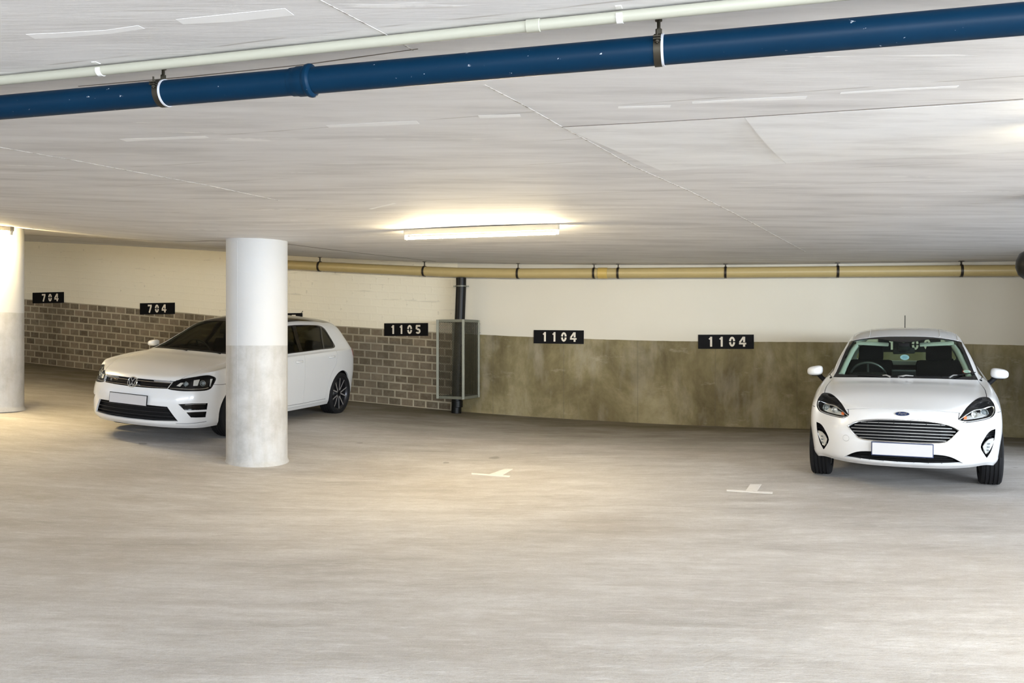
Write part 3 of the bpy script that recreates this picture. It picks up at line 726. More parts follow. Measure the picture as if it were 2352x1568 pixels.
    bmesh.ops.recalc_face_normals(bm, faces=bm.faces[:])
    f = max(bm.faces, key=lambda f_: f_.calc_center_median().z)
    if f.normal.z < 0: bmesh.ops.reverse_faces(bm, faces=bm.faces[:])
    return bm
def smooth_poly(pts, closed=True, n=5):
    """Catmull-Rom through 3-D points; a point given with a 4th value 1 stays a sharp corner"""
    P = [np.array(p[:3], float) for p in pts]; sh = [len(p) > 3 and p[3] for p in pts]; m = len(P); out = []
    for i in range(m if closed else m-1):
        b, c = P[i], P[(i+1) % m]; a = P[i-1] if (closed or i) else b; d = P[(i+2) % m] if (closed or i < m-2) else c
        if sh[i]: a = b
        if sh[(i+1) % m]: d = c
        t1 = (c-a)*0.5 if not sh[i] else (c-b); t2 = (d-b)*0.5 if not sh[(i+1) % m] else (c-b)
        if sh[i] and sh[(i+1) % m]: out.append(b); continue
        for s in range(n):
            t_ = s/n; h = (2*t_**3-3*t_**2+1, t_**3-2*t_**2+t_, -2*t_**3+3*t_**2, t_**3-t_**2)
            out.append(h[0]*b+h[1]*t1+h[2]*c+h[3]*t2)
    if not closed: out.append(P[-1])
    return [Vector(p) for p in out]
def basis(view):
    """2-D axes seen along the viewing direction (pointing out of the surface)"""
    n = Vector(view).normalized(); ex = Vector((0, 0, 1)).cross(n)
    if ex.length < 1e-3: ex = Vector((1, 0, 0))
    ex.normalize(); ey = n.cross(ex); return ex, ey, n
def inside(p, poly):
    x, y = p; r = False; j = len(poly)-1
    for i in range(len(poly)):
        xi, yi = poly[i]; xj, yj = poly[j]
        if (yi > y) != (yj > y) and x < (xj-xi)*(y-yi)/(yj-yi)+xi: r = not r
        j = i
    return r
def imprint(bm, pts, view, label, lay, only=(0,), dist=0.35, nmin=-0.8):
    """cut the outline (3-D points near the surface) into the mesh along the view direction and label the faces within"""
    ex, ey, n = basis(view); P = [(p.dot(ex), p.dot(ey)) for p in pts]; dep = [p.dot(n) for p in pts]; dlo, dhi = min(dep)-dist, max(dep)+dist
    bb = (min(p[0] for p in P), min(p[1] for p in P), max(p[0] for p in P), max(p[1] for p in P)); mg = 0.03
    def ok(f): c = f.calc_center_median(); return f.normal.dot(n) > nmin and dlo < c.dot(n) < dhi
    cand = []
    for f in bm.faces:
        c = f.calc_center_median(); a, b = c.dot(ex), c.dot(ey)
        if bb[0]-mg*2 < a < bb[2]+mg*2 and bb[1]-mg*2 < b < bb[3]+mg*2 and ok(f) and f[lay] in only: cand.append(f)
    cs = set(cand)
    for i in range(len(P)):
        p, q = P[i], P[(i+1) % len(P)]
        if abs(p[0]-q[0])+abs(p[1]-q[1]) < 1e-6: continue
        lo = (min(p[0], q[0])-0.002, min(p[1], q[1])-0.002); hi = (max(p[0], q[0])+0.002, max(p[1], q[1])+0.002); G_ = []
        for f in cs:
            if not f.is_valid: continue
            xs = [v.co.dot(ex) for v in f.verts]
            if max(xs) < lo[0] or min(xs) > hi[0]: continue
            ys = [v.co.dot(ey) for v in f.verts]
            if max(ys) < lo[1] or min(ys) > hi[1]: continue
            G_.append(f)
        if not G_: continue
        es = set(e for f in G_ for e in f.edges); vs = set(v for f in G_ for v in f.verts)
        d2 = Vector((q[0]-p[0], q[1]-p[1])).normalized(); no = ex*(-d2.y)+ey*d2.x; co = ex*p[0]+ey*p[1]
        before = {f: None for f in G_}
        r = bmesh.ops.bisect_plane(bm, geom=list(G_)+list(es)+list(vs), dist=1e-5, plane_co=co, plane_no=no)
        cs = set(f for f in cs if f.is_valid)
        for g in r['geom']:
            if isinstance(g, bmesh.types.BMFace) and g.is_valid: cs.add(g)
        for g in r['geom_cut']:
            if g.is_valid and isinstance(g, (bmesh.types.BMEdge, bmesh.types.BMVert)):
                for f in g.link_faces:
                    if ok(f) and f[lay] in only: cs.add(f)
    res = []
    for f in cs:
        if f.is_valid and f[lay] in only:
            c = f.calc_center_median()
            if inside((c.dot(ex), c.dot(ey)), P): f[lay] = label; res.append(f)
    return res
def flip(pts): return [Vector((-p.x, p.y, p.z)) for p in pts][::-1]
def ribbon(pts, w_, view):
    """thin closed outline around an open polyline, width w_"""
    ex, ey, n = basis(view); L = []; R_ = []
    for i, p in enumerate(pts):
        d = (pts[min(i+1, len(pts)-1)]-pts[max(i-1, 0)]); a = Vector((d.dot(ex), d.dot(ey)))
        if a.length < 1e-9: continue
        a.normalize(); q = (ex*(-a.y)+ey*a.x)*w_/2; L.append(p+q); R_.append(p-q)
    return L+R_[::-1]

GOLF = dict(
    front=[0, .35, .60, .775], bow=[0, .035, .125, .30], fw=[1, 1, .95, .6], fs=[0, .15, .5, .8],
    stations=[.50, .88, 1.15, 1.42, 1.72, 2.02, 2.5, 3.1, 3.55, 3.95, 4.10], lat=[.868, .893, .893, .893, .895, .897, .9, .9, .893, .848, .78], sfw=[.25, 0, 0, 0, 0, 0, 0, 0, 0, 0, 0],
    rear=[(.67, 4.175, .8), (.46, 4.215, .4), (.26, 4.23, .1), (0, 4.235, 0)],
    # fraction of height, nose setback, sweep, side inset, rear inset
    rows=[(0, .075, 1.0, .060, .10), (.10, .018, 1.0, .025, .04), (.32, .0, 1.0, .010, .0), (.55, .0, 1.02, .0, .0), (.78, .03, 1.08, .006, .03), (.92, .075, 1.15, .022, .06), (1.0, .12, 1.22, .045, .09)],
    zb=[.165, .165, .165, .165, .18, .19, .19, .19, .19, .19, .19, .19, .20, .22, .24, .26, .27, .28, .29],
    zt=[.752, .755, .772, .805, .850, .900, .925, .935, .94, .945, .955, .97, .98, .985, .98, .965, .955, .95, .95],
    top=[[(0, .868), (.36, .864), (.60, .852), (.69, .842), (.76, .838)],
         [(0, .938), (.37, .934), (.62, .920), (.70, .903), (.775, .895)],
         [(0, .985), (.38, .980), (.66, .965), (.735, .932), (.80, .925)],
         [(0, 1.118), (.40, 1.098), (.675, 1.042), (.745, .990), (.805, .950)],
         [(0, 1.255), (.38, 1.238), (.638, 1.180), (.735, 1.065), (.81, .960)],
         [(0, 1.382), (.36, 1.366), (.60, 1.31), (.715, 1.13), (.812, .970)],
         [(0, 1.458), (.34, 1.446), (.572, 1.375), (.70, 1.165), (.815, .985)],
         [(0, 1.468), (.34, 1.455), (.565, 1.378), (.695, 1.175), (.812, 1.00)],
         [(0, 1.442), (.33, 1.43), (.55, 1.352), (.685, 1.17), (.805, 1.01)],
         [(0, 1.390, .05), (.32, 1.378, .04), (.515, 1.315, .02), (.665, 1.155), (.775, 1.01)],
         [(0, 1.225, .03), (.31, 1.215, .02), (.48, 1.17, .01), (.60, 1.09), (.70, 1.0)]])
FIESTA = dict(
    front=[0, .33, .57, .745], bow=[0, .04, .15, .33], fw=[1, 1, .95, .6], fs=[0, .15, .5, .8],
    stations=[.48, .83, 1.05, 1.30, 1.60, 1.85, 2.3, 2.8, 3.25, 3.60, 3.85], lat=[.838, .865, .865, .862, .862, .864, .866, .866, .862, .84, .79], sfw=[.25, 0, 0, 0, 0, 0, 0, 0, 0, 0, 0],
    rear=[(.69, 3.96, .8), (.48, 4.01, .4), (.27, 4.03, .1), (0, 4.04, 0)],
    rows=[(0, .10, 1.0, .060, .10), (.10, .03, 1.0, .028, .04), (.32, .0, 1.0, .012, .0), (.55, .0, 1.02, .0, .0), (.78, .035, 1.08, .010, .03), (.92, .08, 1.15, .042, .06), (1.0, .13, 1.22, .085, .09)],
    zb=[.235, .235, .24, .25, .235, .215, .20, .20, .20, .20, .20, .20, .21, .23, .25, .28, .29, .30, .30],
    zt=[.765, .770, .785, .800, .850, .905, .935, .955, .965, .975, .99, 1.01, 1.03, 1.04, 1.03, 1.0, .985, .98, .98],
    top=[[(0, .880), (.34, .876), (.56, .860), (.645, .852), (.72, .855)],
         [(0, .945), (.36, .940), (.60, .925), (.675, .912), (.735, .910)],
         [(0, .985), (.37, .978), (.63, .958), (.69, .945), (.74, .938)],
         [(0, 1.110), (.385, 1.088), (.655, 1.030), (.71, .985), (.755, .962)],
         [(0, 1.258), (.37, 1.238), (.622, 1.178), (.70, 1.07), (.76, .978)],
         [(0, 1.368), (.36, 1.350), (.585, 1.292), (.68, 1.13), (.76, .990)],
         [(0, 1.472), (.34, 1.458), (.55, 1.392), (.675, 1.19), (.765, 1.005)],
         [(0, 1.476), (.34, 1.462), (.54, 1.395), (.665, 1.205), (.765, 1.025)],
         [(0, 1.455), (.32, 1.442), (.52, 1.378), (.65, 1.205), (.755, 1.04)],
         [(0, 1.415, .04), (.31, 1.402, .03), (.49, 1.342, .01), (.62, 1.18), (.735, 1.045)],
         [(0, 1.255, .04), (.30, 1.245, .03), (.46, 1.205, .01), (.585, 1.12), (.70, 1.03)]])
def pose(name, loc, yaw, pit, rol):
    Rz = Matrix.Rotation(yaw, 4, 'Z'); Rx = Matrix.Rotation(pit, 4, 'X'); Ry = Matrix.Rotation(rol, 4, 'Y')
    r = empty(name, (0, 0, 0)); r.matrix_world = Matrix.Translation(loc)@Rz@Rx@Ry
    r.location = loc; r.rotation_euler = (Rz@Rx@Ry).to_euler()
    return r
GPOSE = ((-4.512, 10.2102, CAMZ-1.140), -0.2925, 0.0265, 0.078)
FPOSE = ((3.5794, 7.9947, CAMZ-1.4019), -0.4305, 0.0328, 0.0035)
m_paint = simple('white_car_paint', (0.69, 0.69, 0.69), 0.25, Coat__Weight=0.6, Coat__Roughness=0.06)
m_gloss = simple('gloss_black_trim', (0.004, 0.004, 0.005), 0.12, Specular__IOR__Level=0.35)
m_matt = simple('matt_black_trim', (0.005, 0.005, 0.0055), 0.6, Specular__IOR__Level=0.15)
m_seam = simple('panel_gap_shadow_black', (0.015, 0.015, 0.015), 0.9)
m_rubber = simple('tyre_rubber', (0.010, 0.010, 0.011), 0.7, Specular__IOR__Level=0.2)
m_chrome = simple('bright_chrome', (0.78, 0.78, 0.76), 0.12, 1.0)
m_satin = simple('satin_silver_plastic', (0.50, 0.50, 0.49), 0.3, 0.8)
m_darkmetal = simple('dark_grey_alloy', (0.045, 0.045, 0.05), 0.3, 0.7)
m_machined = simple('machined_alloy_face', (0.72, 0.72, 0.74), 0.3, 0.8)
m_disc = simple('brake_disc_steel', (0.25, 0.25, 0.25), 0.35, 0.9)
m_cloth = simple('dark_seat_cloth', (0.004, 0.004, 0.0045), 0.9, Specular__IOR__Level=0.1)
m_dash = simple('dark_dashboard_plastic', (0.005, 0.0055, 0.0055), 0.6, Specular__IOR__Level=0.15)
m_lining = simple('pale_grey_roof_lining', (0.42, 0.43, 0.40), 0.8)
m_dlining = simple('dark_roof_lining', (0.03, 0.03, 0.028), 0.8)
m_plate = simple('blank_white_number_plate', (0.52, 0.505, 0.505), 0.5)
m_navy = simple('navy_plate_surround', (0.02, 0.035, 0.10), 0.4)
m_orange = simple('amber_indicator', (0.75, 0.16, 0.03), 0.25)
m_red = simple('red_lamp_plastic', (0.30, 0.01, 0.01), 0.2)
m_lampgrey = simple('headlight_reflector_grey', (0.72, 0.72, 0.70), 0.3, 0.55)
m_bulb = simple('projector_lens_glass', (0.22, 0.25, 0.26), 0.05, 0.3)
m_ice = simple('pale_blue_sticker_paper', (0.42, 0.58, 0.72), 0.6)
m_inkb = simple('blue_sticker_ink', (0.12, 0.27, 0.42), 0.6)
m_paper = simple('white_disc_paper', (0.72, 0.76, 0.66), 0.6)
m_badge = simple('dark_blue_badge_enamel', (0.012, 0.025, 0.075), 0.15)
def m_glass(name, tint, gl=0.35, rough=0.02):
    t = NT(name); nt = t.t; nt.nodes.remove(t.b); out = [n for n in nt.nodes if n.type == 'OUTPUT_MATERIAL'][0]
    tr = t.n('BsdfTransparent', Color=(*tint, 1)); g = t.n('BsdfGlossy', Color=(1, 1, 1, 1), Roughness=rough); fr = t.n('Fresnel', IOR=1.45)
    back = t.n('NewGeometry').outputs['Backfacing']
    f = t.math('MULTIPLY', t.math('MULTIPLY', fr.outputs[0], gl), t.math('SUBTRACT', 1.0, back), clamp=True)     # only the outer face reflects
    mx = t.n('MixShader', i0=f, i1=tr.outputs[0], i2=g.outputs[0]); nt.links.new(mx.outputs[0], out.inputs[0]); return t.m
m_ws = m_glass('green_tinted_windscreen', (0.86, 0.93, 0.88))
m_tint = m_glass('smoked_side_glass', (0.55, 0.56, 0.50))
m_wsdark = m_glass('dark_tinted_windscreen', (0.52, 0.53, 0.44))
m_lens = m_glass('clear_headlamp_cover', (0.98, 0.985, 0.985), 0.6)

def grow(bm, lay, seed, label):
    """flood fill from the face nearest the seed over faces labelled 0"""
    bm.faces.ensure_lookup_table(); s = min((f for f in bm.faces if f[lay] == 0), key=lambda f: (f.calc_center_median()-Vector(seed)).length)
    st_ = [s]; s[lay] = label; n = 1
    while st_:
        f = st_.pop()
        for e in f.edges:
            for g in e.link_faces:
                if g[lay] == 0: g[lay] = label; st_.append(g); n += 1
    return n
def sub(bm, lay, labels):
    """copy of the labelled faces: verts (with normals) and faces"""
    vm = {}; vs = []; ns = []; fs = []
    for f in bm.faces:
        if f[lay] in labels:
            idx = []
            for v in f.verts:
                if v not in vm: vm[v] = len(vs); vs.append(v.co.copy()); ns.append(v.normal.copy())
                idx.append(vm[v])
            fs.append(idx)
    return vs, ns, fs
def panel(bm, lay, labels, name, mat, parent, off=0.0, thick=0.01, smooth=True, inner=None, split=False):
    """a skin panel: labelled faces given thickness inwards"""
    vs, ns, fs = sub(bm, lay, labels); n = len(vs)
    if not n: print('EMPTY', name, labels); return None
    V = [v+q*off for v, q in zip(vs, ns)]+[v+q*(off-thick) for v, q in zip(vs, ns)]
    if split:
        return [panel_part(V, fs, n, [f for f in fs if sum(vs[i].x for i in f)*sg > 0], name, mat, parent, inner) for sg in (-1, 1)]
    cnt = {}
    for f in fs:
        for a, b in zip(f, f[1:]+f[:1]): cnt[(a, b)] = cnt.get((a, b), 0)+1
    FS = [list(f) for f in fs]; mi = [0]*len(fs)
    FS += [[n+i for i in f[::-1]] for f in fs]; mi += [1 if inner else 0]*len(fs)
    for (a, b) in cnt:
        if (b, a) not in cnt: FS.append([b, a, n+a, n+b]); mi.append(0)
    me = bpy.data.meshes.new(name); me.from_pydata([tuple(v) for v in V], [], FS); me.materials.append(mat)
    if inner: me.materials.append(inner)
    for p, k in zip(me.polygons, mi): p.material_index = k
    if smooth: me.shade_smooth(); me.set_sharp_from_angle(angle=math.radians(40))
    me.update(); o = bpy.data.objects.new(name, me); C.objects.link(o); o.parent = parent; return o
def panel_part(V, fs, n, sel, name, mat, parent, inner=None):
    use = sorted(set(i for f in sel for i in f)); mp = {i: k for k, i in enumerate(use)}; m = len(use)
    VV = [V[i] for i in use]+[V[n+i] for i in use]; F0 = [[mp[i] for i in f] for f in sel]
    cnt = set((a, b) for f in F0 for a, b in zip(f, f[1:]+f[:1])); FS = F0+[[m+i for i in f[::-1]] for f in F0]+[[b, a, m+a, m+b] for (a, b) in cnt if (b, a) not in cnt]
    me = bpy.data.meshes.new(name); me.from_pydata([tuple(v) for v in VV], [], FS); me.materials.append(mat); me.shade_smooth(); me.set_sharp_from_angle(angle=math.radians(40))
    o = bpy.data.objects.new(name, me); C.objects.link(o); o.parent = parent; return o
def bowl(bm, lay, labels, name, mat, parent, depth, dirv=None, shrink=0.0):
    """recess: side walls going inwards from the outline plus the floor of the recess"""
    vs, ns, fs = sub(bm, lay, labels); n = len(vs); d = Vector(dirv).normalized() if dirv else None
    cen = sum(vs, Vector())/n
    V = list(vs)+[v+(d*depth if d else -q*depth)+(cen-v)*shrink for v, q in zip(vs, ns)]
    cnt = set((a, b) for f in fs for a, b in zip(f, f[1:]+f[:1]))
    FS = [[n+i for i in f] for f in fs]+[[b, a, n+a, n+b] for (a, b) in cnt if (b, a) not in cnt]
    me = bpy.data.meshes.new(name); me.from_pydata([tuple(v) for v in V], [], FS); me.materials.append(mat); me.shade_smooth(); me.set_sharp_from_angle(angle=math.radians(35))
    o = bpy.data.objects.new(name, me); C.objects.link(o); o.parent = parent; return o
class Surf:
    def __init__(s, bm): s.t = BVHTree.FromBMesh(bm)
    def front(s, x, z, off=0.0):
        h = s.t.ray_cast(Vector((x, -1, z)), Vector((0, 1, 0)))
        if h[0] is None: h = s.t.find_nearest(Vector((x, 0.3, z)))
        n = h[1] if h[1].y < 0 else -h[1]
        return h[0]+n*off
    def side(s, y, z, sg=1, off=0.0):
        h = s.t.ray_cast(Vector((2*sg, y, z)), Vector((-sg, 0, 0)))
        if h[0] is None: h = s.t.find_nearest(Vector((0.9*sg, y, z)))
        n = h[1] if h[1].x*sg > 0 else -h[1]
        return h[0]+n*off
    def top(s, x, y, off=0.0):
        h = s.t.ray_cast(Vector((x, y, 3)), Vector((0, 0, -1))); n = h[1] if h[1].z > 0 else -h[1]
        return h[0]+n*off
    def near(s, p, off=0.0):
        h = s.t.find_nearest(Vector(p)); n = h[1]; 
        if n.dot(h[0]-Vector((0, h[0].y+0.1, 0.5))) < 0: n = -n
        return h[0]+n*off
def poly(pts, n=5, sharp=False): return smooth_poly([(*p[:3], 1 if sharp or (len(p) > 3 and p[3]) else 0) for p in pts], True, n)
def densify(pts, closed=True, d=0.02):
    out = []; m = len(pts)
    for i in range(m if closed else m-1):
        a, b = pts[i], pts[(i+1) % m]; k = max(1, int((b-a).length/d)); out += [a.lerp(b, j/k) for j in range(k)]
    if not closed: out.append(pts[-1])
    return out

def wheel(parent, x, y, R, W, sg, kind, steer=0.0):
    """one road wheel; axis along the car's x, outer face towards sg"""
    w_ = empty('wheel', (x, y, R)); w_.parent = parent
    A = Matrix.Rotation(sg*PI/2, 4, 'Y')      # local z -> outward
    if steer: A = Matrix.Rotation(steer, 4, 'Z')@A
    h = W/2; rr = R*0.765 if kind == 'sport' else R*0.66
    grooves = []
    n = 4; gw = 0.009
    prof = [(rr, -h*0.86), (rr+0.008, -h*0.98), (rr+(R-rr)*0.45, -h*1.04), (R-0.022, -h*0.97), (R-0.006, -h*0.84)]
    xs = [-h*0.80]
    for g in range(n):
        c = (-0.54+0.36*g)*h; prof += [(R, c-gw/2-0.003), (R-0.008, c-gw/2), (R-0.008, c+gw/2), (R, c+gw/2+0.003)]
    prof += [(R-0.006, h*0.84), (R-0.022, h*0.97), (rr+(R-rr)*0.45, h*1.04), (rr+0.008, h*0.98), (rr, h*0.86)]
    prof = [prof[i] for i in range(len(prof))]
    MB().lathe(prof, A, 64, close=True).build('tyre', m_rubber, w_, smooth=True, angle=28)
    fz_ = h*0.80
    MB().lathe([(rr+0.004, -h*0.9), (rr-0.012, -h*0.85), (rr-0.022, -h*0.3), (rr-0.024, fz_*0.8), (rr-0.008, fz_+0.004), (rr+0.006, fz_+0.010), (rr+0.009, fz_+0.002), (rr+0.004, fz_*0.9)], A, 64, close=True).build('rim', m_darkmetal if kind == 'sport' else m_satin, w_, smooth=True)
    MB().lathe([(0, h*0.1), (rr*0.72, h*0.1), (rr*0.72, h*0.1+0.012), (rr*0.35, h*0.1+0.012), (rr*0.33, h*0.35), (0, h*0.35)], A, 48).build('brake_disc', m_disc, w_, smooth=True)
    body = MB(); face = MB(); N = 5
    for k in range(N):
        th = 2*PI*k/N+0.35
        for s in (-1, 1):
            a0 = th+s*0.10; a1 = th+s*0.30 if kind == 'sport' else th+s*0.20
            p0 = Vector((0.040*math.cos(a0), 0.040*math.sin(a0))); p1 = Vector(((rr-0.012)*math.cos(a1), (rr-0.012)*math.sin(a1)))
            t_ = (p1-p0).normalized(); nn = Vector((-t_.y, t_.x)); w0, w1 = 0.013, 0.012
            zz = fz_-0.004
            def quad(e, za, zb_, mb):
                q = [p0-nn*w0*e, p0+nn*w0*e, p1+nn*w1*e, p1-nn*w1*e]
                zo = [zb_-0.012, zb_-0.012, zb_, zb_]
                vs = [A@Vector((v.x, v.y, za)) for v in q]+[A@Vector((v.x, v.y, z_)) for v, z_ in zip(q, zo)]
                mb.add(vs, [(3, 2, 1, 0), (4, 5, 6, 7), (0, 1, 5, 4), (1, 2, 6, 5), (2, 3, 7, 6), (3, 0, 4, 7)])
            quad(1.0, zz-0.045, zz, body); quad(0.72, zz-0.01, zz+0.0015, face)
    body.lathe([(0, fz_-0.06), (0.062, fz_-0.06), (0.066, fz_-0.022), (0.045, fz_-0.010), (0.032, fz_-0.014), (0, fz_-0.012)], A, 32)
    body.build('spokes', m_darkmetal if kind == 'sport' else m_satin, w_)
    face.build('machined_spoke_faces', m_machined, w_)
    MB().lathe([(0, fz_-0.014), (0.029, fz_-0.014), (0.029, fz_-0.006), (0.024, fz_-0.003), (0, fz_-0.002)], A, 24).build('hub_cap', m_gloss, w_, smooth=True)
    return w_
def seat(parent, x, y, z, w_=0.50, front=True, h=0.62):
    s = MB()
    s.bbox((x, y, z+0.06), (w_, 0.50, 0.16), 0.05)
    R = Matrix.Rotation(math.radians(-16), 3, 'X')
    s.bbox((x, y+0.27+0.5*h*0.27, z+0.10+h/2), (w_*0.96, 0.12, h), 0.05, R)
    s.bbox((x, y+0.30+0.30*h, z+0.10+h+0.06), (0.27, 0.10, 0.20), 0.045, R)
    return s.build('front_seat' if front else 'rear_seat', m_cloth, parent, smooth=True)
def steering(parent, x, y, z):
    Mx = Matrix.Translation((x, y, z))@Matrix.Rotation(math.radians(-65), 4, 'X')
    mb = MB(); pts = [Mx@Vector((0.185*math.cos(a), 0.185*math.sin(a), 0)) for a in [2*PI*i/40 for i in range(40)]]
    mb.tube(pts, 0.014, 10, closed=True)
    for a in (0, PI, -PI/2): mb.tube([Mx@Vector((0.03*math.cos(a), 0.03*math.sin(a), -0.01)), Mx@Vector((0.18*math.cos(a), 0.18*math.sin(a), 0))], 0.011, 8)
    mb.lathe([(0, -0.03), (0.06, -0.03), (0.065, 0.0), (0.04, 0.015), (0, 0.018)], Mx, 20)
    mb.tube([Mx@Vector((0, 0, -0.25)), Mx@Vector((0, 0, -0.02))], 0.035, 10)
    return mb.build('steering_wheel', simple('steering_wheel_leather', (0.03, 0.03, 0.03), 0.35), parent, smooth=True)
def mirror_unit(parent, x, y, z, sg, root_pt, w_=0.185, h=0.125, d=0.10, mat=None):
    """door mirror: rounded shell on a stalk"""
    g = empty('door_mirror', (x, y, z)); g.parent = parent
    n, m = 16, 24; vs = []; fs = []
    def sp(c, e): return math.copysign(abs(c)**e, c)
    for i in range(n+1):
        ph = -PI/2+PI*i/n
        for k in range(m):
            th = 2*PI*k/m; e1, e2 = 0.68, 0.70
            X = sp(math.cos(ph), e1)*sp(math.cos(th), e2); Y = sp(math.cos(ph), e1)*sp(math.sin(th), e2); Z = sp(math.sin(ph), e1)
            yy = Y*d*(1.0 if Y < 0 else 0.35)
            tap = 1-0.20*(X*sg+1)/2
            vs.append((X*w_/2, yy*(1-0.25*max(0, X*sg)), Z*h/2*tap-0.008*X*sg))
    for i in range(n):
        for k in range(m): fs.append((i*m+k, i*m+(k+1) % m, (i+1)*m+(k+1) % m, (i+1)*m+k))
    MB().add(vs, fs).build('mirror_cap', mat or m_paint, g, smooth=True, angle=60)
    MB().bbox((0, d*0.36, 0.0), (w_*0.68, 0.008, h*0.55), 0.004).build('mirror_glass', m_chrome, g)
    MB().bbox((-sg*w_*0.08, 0.0, -h*0.43), (w_*0.60, d*0.7, 0.018), 0.008).build('lower_trim', m_matt, g)
    a = Vector((-sg*w_*0.28, 0.0, -h*0.45)); b = Vector(root_pt)-Vector((x, y, z))
    MB().tube([a+Vector((0, 0, 0.02)), a, a.lerp(b, 0.5)+Vector((0, 0, -0.005)), b], [0.030, 0.026, 0.024, 0.03], 12).build('mirror_stalk', m_matt, g, smooth=True)
    return g
def text_mesh(txt, size, shear=0.0):
    cu = bpy.data.curves.new('lettering', 'FONT'); cu.body = txt; cu.size = size; cu.shear = shear; cu.align_x = 'CENTER'; cu.align_y = 'CENTER'; cu.extrude = 0.0008; cu.resolution_u = 3
    o = bpy.data.objects.new('lettering', cu); C.objects.link(o); me = bpy.data.meshes.new_from_object(o); C.objects.unlink(o); bpy.data.objects.remove(o); return me
def on_body(surf, name, outline2d, p, mat, parent, th=0.004):
    pass
def slat_line(surf, z0, x0, x1, off, n=28, arch=0.0, zf=None):
    return [surf.front(x0+(x1-x0)*i/n, (zf(x0+(x1-x0)*i/n) if zf else z0), off) for i in range(n+1)]
def plate_obj(parent, c, w_, h, yaw=0.0, pitch=0.0, border=None, name='number_plate'):
    g = empty(name, c); g.parent = parent; g.rotation_euler = (pitch, 0, yaw)
    MB().bbox((0, 0.004, 0), (w_+0.016, 0.010, h+0.016), 0.003).build('plate_holder', border, g)
    MB().bbox((0, -0.003, 0), (w_, 0.006, h), 0.002).build('plate_face', m_plate, g)
    return g
def imp(bm, lay, pts, view, label, both=True, only=(0,), **k):
    imprint(bm, pts, view, label, lay, only, **k)
    if both: imprint(bm, flip(pts), (-view[0], view[1], view[2]), label, lay, only, **k)
def arch_pts(cy, czz, r, x, z0=-0.05, n=36):
    return [Vector((x, cy+r*math.cos(a), czz+r*math.sin(a))) for a in [2*PI*i/n for i in range(n)]]
SEAM = 1; BLK = 2; CUT = 90
def vp(y, z, sg=1): return Vector((0.85*sg, y, z))
def build_hatch(S, P, rootname, label, cat_):
    root = pose(rootname, *P); tag(root, label, cat_)
    bm = car_surface(S); sf = Surf(bm); lay = bm.faces.layers.int.new('label'); bm.normal_update()
    return root, bm, sf, lay
def arches(root, bm, lay, sf, cy_list, R, ra, zc):
    for cy in cy_list:
        imp(bm, lay, arch_pts(cy, zc, ra, 0.85), (1, 0, 0), CUT, dist=0.4, nmin=-0.2)
    for sg in (-1, 1):
        for cy in cy_list:
            A = Matrix.Translation((0, cy, zc))@Matrix.Rotation(sg*PI/2, 4, 'Y')
            lo, hi = (0.52, 0.845)
            a0, a1 = (PI*0.5, PI*1.5) if sg > 0 else (-PI*0.5, PI*0.5)
            MB().lathe([(ra+0.012, hi), (ra+0.012, lo), (0.0, lo), (0.0, lo-0.01), (ra+0.022, lo-0.01), (ra+0.022, hi)], A, 40, (a0, a1), close=True).build('wheel_liner', m_matt, root)
def interior(root, S, y0, y1, zf, hw, drv, lining):
    """floor tub, dashboard, seats, wheel; drv = side of the driver"""
    tub = MB()
    tub.bbox((0, (y0+y1)/2, zf), (hw*2, y1-y0, 0.06), 0.01)
    for s in (-1, 1): tub.bbox((s*hw, (y0+y1)/2, zf+0.33), (0.05, y1-y0, 0.66), 0.01)
    tub.build('cabin_tub', m_dash, root)
    d = MB(); zt_ = S['dash']
    yd = y0
    prof = [(yd-0.06, zt_-0.10), (yd, zt_-0.04), (yd+0.16, zt_-0.012), (yd+0.38, zt_), (yd+0.46, zt_-0.03), (yd+0.48, zt_-0.14), (yd+0.42, zt_-0.40), (yd-0.06, zt_-0.45)]
    M4 = Matrix(((0, 0, 1, 0), (1, 0, 0, 0), (0, 1, 0, 0), (0, 0, 0, 1)))
    d.prism(prof, -hw, hw, M4)
    d.bbox((drv*0.36, yd+0.36, zt_+0.01), (0.34, 0.24, 0.07), 0.03)
    d.build('dashboard', m_dash, root, smooth=True, angle=30)
    return yd
